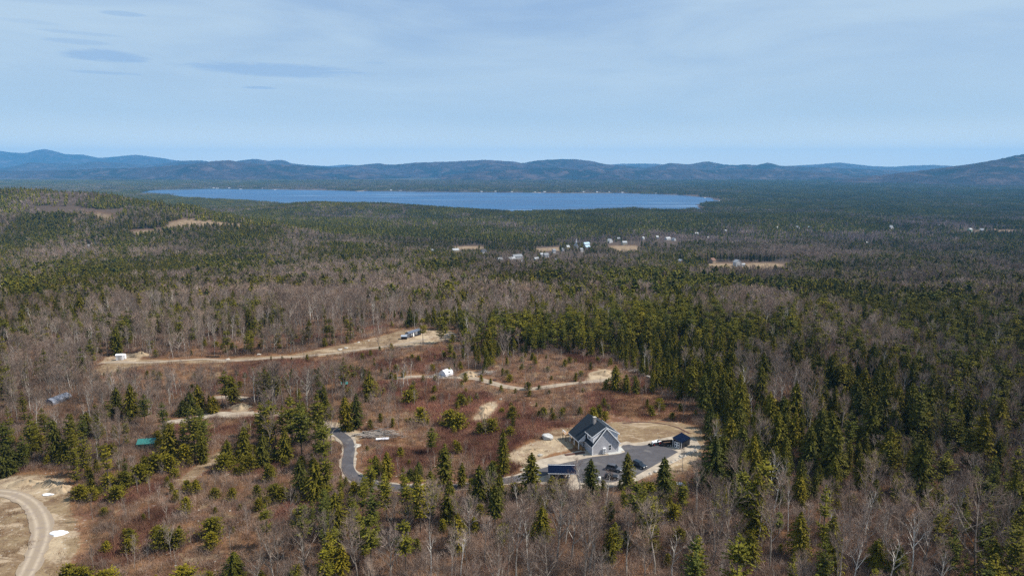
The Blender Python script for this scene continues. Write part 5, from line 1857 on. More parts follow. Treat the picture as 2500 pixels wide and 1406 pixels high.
far_house(1804, 651, 14, 'white', 'pale', 'white farmhouse with a wing standing in the tan hayfield', None, depth=9, h=6.5, wing=True, gable=True)
far_house(1744, 643, 12, 'tan', 'brown', 'tan barn at the edge of the hayfield', None, depth=9, h=4.5, name='barn', cat='barn')
far_house(1665, 643, 8, 'tan', 'pale', 'small tan house in the trees short of the hayfield', None, h=4)
PG = 'houses scattered over the wooded plain'
for (px, row, wpx, wl, rf_, lb, h) in [
        (1711, 524, 14, 'white', 'pale', 'white compound of low buildings near the end of the lake', 4), (2082, 534, 15, 'tan', 'brown', 'pinkish brown building alone on the plain beyond the marsh', 4.5), (1898, 559, 6, 'white', 'pale', 'tiny white cottage on the plain above the dark marsh', 4),
        (1949, 559, 13, 'white', 'pale', 'long white roofed house on the plain, beside a blue roofed one', 4), (1978, 559, 12, 'white', 'blue', 'blue roofed white house on the plain', 4), (2178, 559, 16, 'white', 'pale', 'bright white house with several gables on the plain', 5),
        (2296, 554, 7, 'white', 'pale', 'small pale house beyond the many gabled one', 4), (2371, 566, 14, 'green', 'pale', 'pale green metal hall in the long gravel yard', 6), (2401, 566, 14, 'grey', 'pale', 'grey hall beside the pale green one', 4.5),
        (2430, 565, 20, 'tan', 'brown', 'long tan shed at the far end of the gravel yard', 3), (1730, 584, 7, 'white', 'pale', 'lone white cottage above the dark marsh', 4), (1772, 567, 6, 'grey', 'pale', 'small grey cottage on the plain behind the marsh', 4),
        (1702, 574, 12, 'grey', 'pale', 'low grey roofed house in the purple woods', 3.5), (2118, 598, 9, 'grey', 'pale', 'grey roofed farm shed far out in the mixed woods', 4), (1668, 524, 10, 'tan', 'brown', 'brown roofed lodge in the shore pines', 4),
        (1385, 532, 8, 'tan', 'pale', 'tan cottage in the woods below the lake', 4), (1062, 523, 6, 'white', 'pale', 'white cottage in the woods under the near shore', 4), (232, 599, 6, 'white', 'pale', 'white cottage under the rocky hill', 5), (217, 604, 5, 'white', 'grey', 'smaller white cottage under the rocky hill', 4),
        (612, 518, 12, 'tan', 'brown', 'tan shed in the evergreen woods before the lake', 3), (848, 526, 7, 'white', 'pale', 'white cottage in the purple woods before the lake', 4)]:
    far_house(px, row, wpx, wl, rf_, lb, PG, h=h)
x, y = gp(2478, 800)
far_house(2478, 800, 46, 'tan', 'brown', 'tan house with wide brown roof among the pines at the edge of view', None, depth=10, h=3.4)
# lake shore: beaches, boathouses, cottages
SG = 'cottages along the far shore of the lake'
N_ = ['white cottage at the village end of the far shore', 'white boathouse at the far shore', 'cream cottage at the far shore']
shore = [(503, 461, 9, 'white', 5), (512, 460.5, 7, 'white', 6), (522, 461, 6, 'cream', 4), (531, 461.5, 8, 'white', 4), (560, 461.5, 6, 'white', 4), (588, 463, 7, 'cream', 3), (643, 463, 8, 'white', 4), (672, 464, 6, 'white', 3), (955, 467, 5, 'white', 4), (978, 467.5, 7, 'white', 3),
         (1020, 468, 4, 'grey', 4), (1103, 469, 5, 'white', 4), (1176, 470, 6, 'white', 5), (1210, 470, 5, 'grey', 4), (1250, 470.5, 6, 'cream', 4), (1308, 470.5, 8, 'cream', 4), (1330, 470, 7, 'white', 3), (1362, 470, 6, 'white', 4), (1400, 470, 10, 'white', 5), (1425, 470.5, 5, 'grey', 4),
         (1458, 471, 5, 'white', 4), (1488, 471, 6, 'cream', 4), (1520, 472, 6, 'white', 3), (1603, 474, 7, 'white', 4), (1640, 477, 5, 'grey', 4), (1722, 484, 6, 'white', 4), (1757, 492, 6, 'white', 4)]
for i, (px, row, wpx, wl, h) in enumerate(shore):
    x, y = plane_pt(px, row - .7, 2)
    far_house(px, row, wpx, wl, 'pale' if i % 3 else 'grey', '%s cottage along the far lake shore, counted from the lake head' % ordw[i], SG, depth=10, h=h, name='cottage', cat='cottage', xy=(x, y))
for (px0, px1, row, dep, lb) in ((866, 888, 467, 60, 'bright sandy beach on the far shore'), (1296, 1320, 470.6, 60, 'pale sandy beach in the middle of the far shore'), (340, 470, 463.6, 22, 'thin pale beach at the head of the lake'), (1330, 1500, 471.6, 18, 'long thin sandy shore'), (1745, 1768, 492.8, 60, 'pale beach at the end of the lake'), (1480, 1535, 513.5, 60, 'sandy spit at the near shore')):
    a, b_ = plane_pt(px0, row, 2), plane_pt(px1, row, 2)
    n = 24
    f_, k_ = [], []
    for i in range(n + 1):
        t_ = i / n
        x = a[0] + (b_[0] - a[0]) * t_
        y = a[1] + (b_[1] - a[1]) * t_
        j = (vnoise(x, y, 40, 9) - .5) * dep * .8
        wv = math.sin(math.pi * min(1, max(0, t_))) ** .4
        f_.append((x, y - dep * .5 * wv + j * wv))
        k_.append((x, y + dep * .5 * wv + j * wv))
    mb = MB()
    mb.prism(f_ + k_[::-1], 'z', -2, 2.9)
    tag(mb.build('beach', M['gravel']), lb, kind='structure')

# ------------------------------------------------------------------ where trees stand
ROWS0, RSTEP = 500, 40
CON = """6665577745788888765444444
5544336654677777732345455
7888888888777433336665566
6433688886643333332234555
8766777776554788876532233
8777774222333688863567777
4332221112233578853277887
2222222233455677653335666
1232344555555567764322455
1232345555457565674322356
1132222233455566787533467
1122222245545567888653445
2223322345433457898766555
2245444445322333788777766
3455655555322222688888775
4556776655443222478888764
5457777765555444467877765
4455667775665555456655664
3334456666666665554455565
3344455665544555444333445
3344555554433344433333334
3445665544333334443333345
4555665443322333444334457
5666654433333334544544578
5666654433333334544544578
5666654433333334544544578""".split()
CONA = (np.array([[int(c) for c in r] for r in CON]) / 9.0) ** .7


def con_at(px, row):
    u = np.clip((np.asarray(px) - 50) / 100, 0, 23.999)
    v = np.clip((np.asarray(row) - ROWS0) / RSTEP, 0, 24.999)
    i, j = v.astype(int), u.astype(int)
    fu, fv = u - j, v - i
    return (CONA[i, j] * (1 - fu) + CONA[i, j + 1] * fu) * (1 - fv) + (CONA[i + 1, j] * (1 - fu) + CONA[i + 1, j + 1] * fu) * fv


# open ground that nothing tall may hide: (px0, px1, row0, row1)
OPEN = [(1320, 1705, 1000, 1168), (803, 884, 1035, 1160), (905, 1080, 1040, 1085), (1090, 1700, 885, 1075), (870, 1100, 945, 1060), (440, 1125, 812, 886), (250, 640, 866, 896),
        (0, 175, 1165, 1500), (1075, 1250, 893, 960), (308, 402, 1062, 1106), (512, 606, 958, 1020), (1235, 1330, 1060, 1140), (122, 182, 958, 992), (270, 330, 860, 890), (985, 1080, 800, 850),
        (190, 560, 1190, 1400), (1700, 1722, 1040, 1130)]



def world_mask(m_, x, y):
    j = np.clip(np.searchsorted(XS, x) - 1, 0, len(XS) - 1)
    i = np.clip(np.searchsorted(YS, y) - 1, 0, len(YS) - 1)
    return m_[i, j]


field_m = mask_world(FIELD_FAR, 1)
open_m = np.maximum.reduce([sand_m, grass_m, field_m])


def blocked_by_road(x, y, extra=1.0):
    for c, wd in ROADS:
        ww = max(wd) if isinstance(wd, (list, tuple)) else wd
        lo, hi2 = c.min(0) - 12, c.max(0) + 12
        if not (lo[0] < x < hi2[0] and lo[1] < y < hi2[1]):
            continue
        if np.min((c[:, 0] - x) ** 2 + (c[:, 1] - y) ** 2) < (ww / 2 + extra) ** 2:
            return True
    return False


def can_stand(x, y, z, h, r, share=0.25):
    """does a tree of this height leave the clearings behind it in view?"""
    px, base = (float(a) for a in project(x, y, z))
    k = float(ppm(y, z)) * .94
    top = base - h * k
    hw = r * k
    for (a, b, c, d) in OPEN:
        if px + hw > a and px - hw < b and base > d and top < d - 4:
            return False
    for (a, b, c, d) in KEYRECT:
        if px + hw * .7 > a and px - hw * .7 < b and base > d and top < d - .35 * (d - c):
            return False
    return True


KEYRECT = []
TREES = {k: [] for k in NEAR}          # near trees: (size on photo, x, y, z, height, model, rz, width factor)
MID = {('mid', k): [] for k in ('pine_tree', 'hemlock_tree', 'bare_tree', 'young_pine')}


def put(kind, x, y, h, model=None, wf=1.0, force=False):
    z = float(ground_z(x, y))
    n = len(NEAR[kind])
    i = rnd.randrange(n) if model is None else model
    s = h * float(ppm(y, z))
    TREES[kind].append((s, x, y, z, h, i, rnd.uniform(0, 6.28), wf, force))


# trees one can pick out in the photograph: kind, px, row of the foot, row of the top, model, width factor
KEY = [
    ('pine_tree', 1053, 1108, 1041, 1, .95), ('hemlock_tree', 1088, 1192, 1080, 3, 1.1), ('hemlock_tree', 1229, 1162, 1044, 3, .8), ('hemlock_tree', 1298, 1222, 1101, 1, 1.0),
    ('hemlock_tree', 1129, 1190, 1126, 3, .9), ('hemlock_tree', 1196, 1185, 1124, 0, 1.0), ('hemlock_tree', 1443, 1224, 1117, 1, .92), ('hemlock_tree', 1530, 1192, 1102, 1, .85),
    ('hemlock_tree', 1618, 1228, 1113, 4, .85), ('hemlock_tree', 1744, 1194, 1065, 2, .98), ('hemlock_tree', 1324, 1318, 1232, 2, .9), ('hemlock_tree', 1488, 1378, 1288, 3, .9),
    ('young_pine', 1168, 1262, 1230, 0, 1), ('young_pine', 1020, 1346, 1312, 1, 1), ('hemlock_tree', 1345, 1222, 1160, 2, 1.0), ('young_pine', 1372, 1196, 1168, 2, 1), ('young_pine', 1260, 1212, 1180, 0, 1.2), ('young_pine', 1225, 1216, 1186, 2, 1.3), ('young_pine', 1195, 1226, 1190, 2, 1.1),
    ('hemlock_tree', 1978, 1150, 1076, 2, .95), ('pine_tree', 2068, 1108, 1000, 2, .9), ('hemlock_tree', 2124, 1098, 975, 2, .8), ('hemlock_tree', 2094, 1050, 950, 1, 1), ('pine_tree', 2165, 1172, 1077, 1, 1),
    ('hemlock_tree', 2236, 1212, 1073, 0, .95), ('pine_tree', 2234, 1110, 928, 0, .85), ('pine_tree', 2304, 1120, 970, 2, .8), ('pine_tree', 2360, 1152, 1020, 0, .85), ('hemlock_tree', 2398, 1165, 1004, 0, .8),
    ('pine_tree', 2300, 1206, 1100, 1, .9), ('pine_tree', 2464, 1448, 1268, 2, .95), ('hemlock_tree', 2136, 1392, 1308, 2, .95), ('hemlock_tree', 2197, 1418, 1328, 0, .95), ('hemlock_tree', 1956, 1372, 1244, 0, .8),
    ('hemlock_tree', 1952, 1228, 1160, 1, .9), ('hemlock_tree', 1830, 1382, 1297, 1, 1), ('hemlock_tree', 2172, 954, 905, 0, .9), ('pine_tree', 2048, 884, 778, 2, .8), ('pine_tree', 2052, 975, 868, 0, .85),
    ('pine_tree', 1850, 815, 763, 2, .95), ('pine_tree', 1822, 888, 826, 0, .9), ('hemlock_tree', 1500, 955, 892, 0, .95), ('hemlock_tree', 1529, 958, 912, 1, .9), ('hemlock_tree', 1551, 962, 916, 3, 1), ('young_pine', 1478, 954, 926, 1, 1),
    ('hemlock_tree', 288, 1018, 944, 1, 1), ('hemlock_tree', 323, 1024, 937, 1, .95), ('hemlock_tree', 492, 1004, 936, 0, .9), ('hemlock_tree', 468, 1012, 955, 2, .9), ('hemlock_tree', 446, 1016, 975, 2, .9), ('hemlock_tree', 520, 1008, 965, 2, .9),
    ('hemlock_tree', 416, 1125, 1033, 2, .95), ('young_pine', 380, 1150, 1108, 2, 1.1), ('young_pine', 345, 1178, 1132, 2, 1), ('young_pine', 305, 1192, 1150, 2, 1), ('young_pine', 460, 1132, 1082, 0, .9), ('young_pine', 420, 1150, 1105, 0, 1),
    ('young_pine', 272, 1186, 1150, 0, 1), ('hemlock_tree', 498, 1130, 1050, 1, .8), ('hemlock_tree', 597, 1133, 1041, 2, .8), ('hemlock_tree', 560, 1138, 1072, 2, .9), ('hemlock_tree', 640, 1140, 1060, 0, .9), ('hemlock_tree', 698, 1128, 1045, 0, .9), ('young_pine', 548, 1150, 1108, 2, 1), ('young_pine', 610, 1150, 1112, 2, 1),
    ('pine_tree', 800, 1215, 1095, 0, .9), ('hemlock_tree', 776, 1222, 1115, 2, .8), ('hemlock_tree', 738, 1200, 1118, 2, .8), ('hemlock_tree', 824, 1300, 1196, 2, .85), ('hemlock_tree', 140, 1124, 1022, 1, .9), ('hemlock_tree', 160, 1132, 1070, 2, .8), ('hemlock_tree', 14, 1162, 1080, 2, .9),
    ('hemlock_tree', 38, 1150, 1095, 2, .9), ('hemlock_tree', 216, 1064, 1003, 1, 1), ('hemlock_tree', 742, 1016, 980, 1, 1), ('hemlock_tree', 757, 1048, 1008, 1, 1), ('hemlock_tree', 801, 1024, 975, 1, 1), ('hemlock_tree', 846, 1050, 966, 1, 1), ('hemlock_tree', 872, 1046, 960, 3, 1), ('young_pine', 855, 1052, 1030, 0, 1),
    ('hemlock_tree', 905, 964, 912, 2, 1.1), ('hemlock_tree', 576, 1428, 1344, 2, 1), ('young_pine', 200, 1440, 1384, 2, 1.2), ('young_pine', 450, 1436, 1380, 2, 1.1), ('young_pine', 260, 1440, 1390, 2, 1.2), ('hemlock_tree', 836, 1412, 1322, 1, .9), ('young_pine', 160, 1430, 1380, 0, 1.2), ('young_pine', 500, 1436, 1396, 0, 1.2),
    ('pine_tree', 146, 876, 814, 2, .9), ('hemlock_tree', 222, 862, 802, 3, 1.1), ('hemlock_tree', 288, 866, 798, 1, 1), ('hemlock_tree', 26, 1420, 1356, 0, 1) if False else ('young_pine', 640, 1424, 1390, 1, 1),
    ('young_pine', 262, 1350, 1318, 1, 1), ('young_pine', 322, 1332, 1290, 1, 1), ('young_pine', 322, 1350, 1310, 0, .9), ('young_pine', 400, 1340, 1288, 2, .9), ('young_pine', 430, 1336, 1292, 0, 1), ('young_pine', 520, 1310, 1262, 2, 1), ('young_pine', 512, 1340, 1300, 0, 1),
    ('young_pine', 456, 1252, 1212, 1, 1), ('young_pine', 478, 1205, 1170, 1, 1), ('young_pine', 460, 1200, 1172, 0, 1), ('young_pine', 655, 1176, 1130, 1, 1), ('young_pine', 628, 1215, 1185, 0, 1), ('young_pine', 672, 1220, 1180, 2, 1), ('young_pine', 690, 1224, 1188, 2, 1), ('young_pine', 567, 1222, 1192, 0, 1),
    ('young_pine', 197, 1216, 1182, 2, 1.1), ('young_pine', 225, 1222, 1190, 2, 1), ('young_pine', 285, 1224, 1184, 2, 1), ('young_pine', 240, 1214, 1188, 0, 1),
    ('hemlock_tree', 945, 1168, 1100, 1, .9), ('hemlock_tree', 920, 1160, 1108, 2, .8), ('hemlock_tree', 1022, 1168, 1125, 1, .9), ('hemlock_tree', 1002, 1170, 1140, 2, .9),
    ('young_pine', 1452, 1026, 994, 0, .9), ('young_pine', 1476, 1027, 1003, 2, .8), ('young_pine', 1415, 1012, 992, 1, 1), ('young_pine', 1330, 1018, 994, 0, 1), ('young_pine', 1352, 1024, 1006, 0, 1), ('young_pine', 1316, 1018, 1002, 1, 1), ('young_pine', 1246, 1024, 992, 0, 1),
    ('young_pine', 1100, 1040, 1000, 2, 1.1), ('young_pine', 1120, 1048, 1008, 2, 1), ('young_pine', 1030, 1032, 996, 0, 1.1), ('young_pine', 1200, 1056, 1022, 2, 1), ('young_pine', 1175, 1060, 1030, 0, 1), ('young_pine', 1130, 990, 960, 0, 1.1), ('young_pine', 1000, 982, 952, 2, 1.2), ('young_pine', 1010, 965, 940, 0, 1),
    ('bare_tree', 952, 916, 846, 0, .9), ('bare_tree', 1225, 906, 818, 5, .8), ('birch_tree', 985, 945, 880, 0, 1), ('birch_tree', 968, 940, 885, 0, 1), ('birch_tree', 997, 944, 888, 2, 1), ('birch_tree', 1004, 922, 874, 2, 1),
    ('birch_tree', 1418, 1226, 1112, 0, 1), ('birch_tree', 1476, 1250, 1150, 2, 1), ('bare_tree', 292, 1112, 1020, 2, .9), ('bare_tree', 436, 1108, 1070, 3, .9) if False else ('bare_tree', 240, 1140, 1040, 1, 1), ('bare_tree', 1665, 1150, 1096, 3, .8), ('bare_tree', 1850, 1330, 1198, 0, .9),
    ('birch_tree', 2220, 1420, 1250, 1, 1), ('bare_tree', 2248, 1412, 1220, 2, .9), ('bare_tree', 2380, 1420, 1190, 2, 1), ('birch_tree', 2172, 1440, 1300, 1, 1), ('bare_tree', 954, 1430, 1300, 0, 1), ('bare_tree', 876, 1440, 1270, 4, 1), ('bare_tree', 1360, 1370, 1190, 0, 1), ('birch_tree', 1362, 1336, 1238, 2, .9),
    ('bare_tree', 1395, 1370, 1195, 2, .9), ('bare_tree', 1900, 1290, 1160, 1, 1), ('birch_tree', 1888, 1256, 1130, 0, 1), ('bare_tree', 1148, 1330, 1210, 4, 1), ('bare_tree', 1050, 1330, 1180, 1, 1), ('bare_tree', 670, 1428, 1300, 0, 1), ('bare_tree', 600, 1420, 1310, 4, 1) if False else ('bare_tree', 745, 1420, 1290, 2, .8),
    ('birch_tree', 1640, 1420, 1290, 1, 1), ('bare_tree', 1600, 1400, 1230, 5, 1), ('bare_tree', 1530, 1410, 1250, 1, 1), ('bare_tree', 1262, 1430, 1240, 1, 1), ('bare_tree', 1700, 1260, 1130, 3, 1),
]
KEYXY = []
for (kind, px, row, top, model, wf) in KEY:
    x, y = gp(px, row)
    z = float(ground_z(x, y))
    h = (row - top) / (float(ppm(y, z)) * .945)
    h0 = NEAR[kind][0][1]
    put(kind, x, y, h, model, wf * (h0 / h) ** .35 * (1.28 if kind == 'hemlock_tree' else 1.1) if kind != 'young_pine' else wf * 1.1, True)
    KEYXY.append((x, y))
    if row - top > 62 and kind != 'young_pine':
        hw_ = (row - top) * (.14 if kind != 'bare_tree' else .05)
        KEYRECT.append((px - hw_, px + hw_, top, row))
KEYXY = np.array(KEYXY)

frame_l, frame_r = -260, 2760
yy = 104.0
while yy < 1500:
    sp_ = 4.7 if yy < 420 else 5.2 if yy < 900 else 6.0
    half = (1510 / F) * (yy * CP + 100 * SP) + 12
    xs_ = np.arange(-half, half, sp_)
    for x0 in xs_:
        x = x0 + rnd.uniform(-.48, .48) * sp_
        y = yy + rnd.uniform(-.48, .48) * sp_
        z = float(ground_z(x, y))
        px, row = (float(a) for a in project(x, y, z))
        if row > 1520 or px < frame_l or px > frame_r or row < 480:
            continue
        if px < 185 and row > 1165:
            continue
        om = float(world_mask(open_m, x, y))
        bm_ = float(world_mask(brush_m, x, y))
        k = float(ppm(y, z))
        hs = .78 + .42 * float(vnoise(x, y, 60, 21))
        tree_h = rnd.uniform(11, 16.5) * hs
        if om > .25:
            continue
        c = float(con_at(px, row - tree_h * k * .5))
        cn = float(vnoise(x, y, 38 + yy * .05, 40)) * .62 + float(vnoise(x, y, 15, 41)) * .38
        con = rnd.random() < min(.97, max(.03, (c + (.03 if px > 1650 and 960 < row < 1170 else -.04 if px > 1650 and row >= 1170 else -.10 if px > 1800 and 840 < row < 960 else 0) + (cn - .5) * 1.7)))
        vil = 1050 < px < 1665 and 586 < row < 655
        if vil:
            if rnd.random() < .35:
                continue
            tree_h *= .68
        near = y < 470
        if 35 - 40 < x < 95 and 165 < y < 240 and inside([plane_pt(a, b, 113) for a, b in [(1255, 1170), (1300, 1075), (1400, 1040), (1560, 1020), (1700, 1028), (1730, 1090), (1650, 1180), (1500, 1200), (1330, 1200)]], np.array([x]), np.array([y]))[0]:
            continue
        if yy < 520 and len(KEYXY) and np.min((KEYXY[:, 0] - x) ** 2 + (KEYXY[:, 1] - y) ** 2) < 4.5:
            continue
        # density
        if bm_ > .3:
            q = rnd.random()
            if q < .24:
                h = rnd.uniform(1.6, 4.0)
                if can_stand(x, y, z, h, 1.5):
                    (put('young_pine', x, y, h) if near else MID[('mid', 'young_pine')].append((x, y, z, rnd.uniform(0, 6.28), h / 4, h / 4, rnd.randrange(3))))
            elif near and .28 < q < .80 and px < 1120 and 893 < row < 1010:
                h = rnd.uniform(5, 10)
                for _t in range(3):
                    if can_stand(x, y, z, h, 1.4):
                        if not blocked_by_road(x, y, 1.5):
                            put('bare_tree', x, y, h, None, .75)
                        break
                    h *= .7
            elif q < .74 and near and (860 < px < 1250 and 1065 < row < 1190 or px < 860 and row > 1240) and q > .42:
                h = rnd.uniform(5, 9.5)
                if can_stand(x, y, z, h, 1.6) and not blocked_by_road(x, y, 1.5):
                    put('bare_tree', x, y, h, None, .8)
            elif q < .56 and near:
                h = rnd.uniform(2.6, 6)
                if can_stand(x, y, z, h, 1.2) and not blocked_by_road(x, y):
                    put('sapling', x, y, h)
            continue
        dens = .97 if yy > 470 else (.92 if px > 1680 else .88 if row < 1040 else .72)
        if row > 1190 and 560 < px <= 1700:
            dens = .82
        if row > 1190 and px > 1700:
            dens = .90
        if px < 760 and row > 1040 and row < 1180:
            dens = .5
        for (ex, ey, ea, eb) in ((1020, 1375, 85, 50), (1655, 1300, 85, 50), (1190, 1330, 60, 40), (700, 1320, 50, 30), (1840, 930, 26, 50), (1560, 1360, 50, 30), (2040, 1230, 50, 30)):
            if ((px - ex) / ea) ** 2 + ((row - ey) / eb) ** 2 < 1:
                dens *= .35
        if rnd.random() > dens:
            if near and rnd.random() < .6 and can_stand(x, y, z, 3, 1):
                if not blocked_by_road(x, y, 1.5):
                    put('young_pine' if rnd.random() < c * .9 else 'sapling', x, y, rnd.uniform(2, 5))
            continue
        if near and blocked_by_road(x, y, 2.2):
            continue
        if con:
            piney = vnoise(x, y, 70, 50) > (.47 if px < 1300 else .36)
            kind = 'pine_tree' if piney and rnd.random() < .85 else 'hemlock_tree'
            if kind == 'hemlock_tree' and near:
                tree_h *= (rnd.uniform(.5, 1.05) if rnd.random() < .75 else .42) if px < 1650 else rnd.uniform(.55, 1.2)
            if yy < 900 and rnd.random() < .15:
                tree_h *= 1.18
        else:
            kind = 'birch_tree' if near and rnd.random() < .13 else 'bare_tree'
            if near:
                tree_h *= rnd.uniform(.75, 1.08)
        if not can_stand(x, y, z, tree_h, 2):
            tree_h *= .6
            if not can_stand(x, y, z, tree_h, 2):
                tree_h = rnd.uniform(3, 5)
                if not near or not can_stand(x, y, z, tree_h, 1.2):
                    continue
                kind = 'young_pine' if con else 'sapling'
        if near:
            put(kind, x, y, min(tree_h, 17.5), None, rnd.uniform(.8, 1.12))
        else:
            k2 = ('mid', kind)
            h0 = SETS[k2][2]
            MID[k2].append((x, y, z - .3, rnd.uniform(0, 6.28), tree_h / h0 * rnd.uniform(.9, 1.25), tree_h / h0, rnd.randrange(SETS[k2][1])))
    yy += sp_ * (.93 if yy > 900 else 1)

# ------------------------------------------------------------------ thin out trees that would hide the distant buildings
BV = list(BUILD_VIEW)


def hides(x, y, deep=1.0):
    """true where a tall tree would stand in front of (or in) one of the distant buildings"""
    x = np.asarray(x, float)
    y = np.asarray(y, float)
    r = np.zeros(x.shape, bool)
    for bx, by, bw, fac in BV:
        ln = min(150.0, max(26.0, by * .075)) * deep * fac
        xc = bx * (y / by)
        r |= (np.abs(x - xc) < bw) & (y > by - ln) & (y < by + 12)
    return r


for k_ in list(MID):
    if MID[k_]:
        A_ = np.array([(e[0], e[1]) for e in MID[k_]])
        hd = hides(A_[:, 0], A_[:, 1])
        MID[k_] = [e for e, b_ in zip(MID[k_], hd) if not b_]

# lone distant trees 1.5 - 2.4 km
FAR = {('lone', 'c'): [], ('lone', 'd'): [], ('far', 'con'): [], ('far', 'mix'): [], ('far', 'dec'): [], ('vfar', 'con'): [], ('vfar', 'mix'): [], ('vfar', 'dec'): []}


def grid_pts(y0, y1, s):
    X_, Y_ = [], []
    y = y0
    while y < y1:
        half = 1500 / F * (y + 20) + s
        xs2 = np.arange(-half, half, s)
        X_.append(xs2 + rng.uniform(-.5, .5, len(xs2)) * s * .9)
        Y_.append(np.full(len(xs2), y) + rng.uniform(-.5, .5, len(xs2)) * s * .9)
        y += s
    return np.concatenate(X_), np.concatenate(Y_)


def con_here(x, y, z, up):
    px, row = project(x, y, z + up)
    c = con_at(px, row)
    # on the plain beyond the lake: dark evergreen belts and brown hardwood
    beyond = np.clip((y - 5000) / 900, 0, 1)
    b2 = .60 + (vnoise(x, y * .35, 800, 66) - .5) * 1.3
    c = c * (1 - beyond) + b2 * beyond
    n = (vnoise(x, y * .6, 260, 64) * (y < 2600) + vnoise(x, y * .4, 420, 67) * (y >= 2600)) * .45 + vnoise(x, y, 110, 62) * .3 + vnoise(x, y, 40, 63) * .25
    return px, row, c - .08 + (n - .5) * (2.4 + 3.2 * np.clip((y - 1900) / 900, 0, 1))


x, y = grid_pts(1500, 2450, 6.4)
z = ground_z(x, y)
px, row, c = con_here(x, y, z, 8)
ok = ((world_mask(open_m, x, y) < .3) | ((px < 720) & (rng.random(len(x)) < .75))) & ~hides(x, y) & (lake_at(x, y) < .02)
bare_rock = (px < 720) & (row > 495) & (row < 575) & (vnoise(x, y, 60, 70) > .60)
ok &= ~bare_rock
ok &= rng.random(len(x)) < .93
hz_ = rng.uniform(.7, 1.15, len(x))
isc = rng.random(len(x)) < np.clip(c, .04, .96)
for i in np.nonzero(ok)[0]:
    key = ('lone', 'c') if isc[i] else ('lone', 'd')
    FAR[key].append((x[i], y[i], z[i] - .3, rnd.uniform(0, 6.28), hz_[i] * 1.1, hz_[i], rnd.randrange(5)))
for (y0, y1, s, tier, up) in ((2450, 4700, 34, 'far', 8), (4500, 9600, 92, 'vfar', 5)):
    x, y = grid_pts(y0, y1, s)
    z = ground_z(x, y)
    px, row, c = con_here(x, y, z, up)
    lk_ = lake_at(x, y)
    if tier == 'vfar':
        for ddx, ddy in ((-45, 0), (45, 0), (0, -45), (0, 45)):
            lk_ = np.maximum(lk_, lake_at(x + ddx, y + ddy))
        ok = (lk_ < .3) & ~((y < 4700) & (row > 500))
    else:
        for ddx, ddy in ((-15, 0), (15, 0), (0, -15), (0, 15)):
            lk_ = np.maximum(lk_, lake_at(x + ddx, y + ddy))
        ok = lk_ < .1
    ok &= (world_mask(open_m, x, y) < .3) & ~hides(x, y, .6)
    for i in np.nonzero(ok)[0]:
        q_ = 'con' if c[i] > .70 else 'mix' if c[i] > .42 else 'dec'
        FAR[(tier, q_)].append((x[i], y[i], z[i] - .5, rnd.randrange(4) * 1.5708 + rnd.uniform(-.1, .1), 1, 1, rnd.randrange(SETS[(tier, q_)][1])))
print('trees near', {k: len(v) for k, v in TREES.items()}, 'mid', {k: len(v) for k, v in MID.items()}, 'far', {k: len(v) for k, v in FAR.items()})

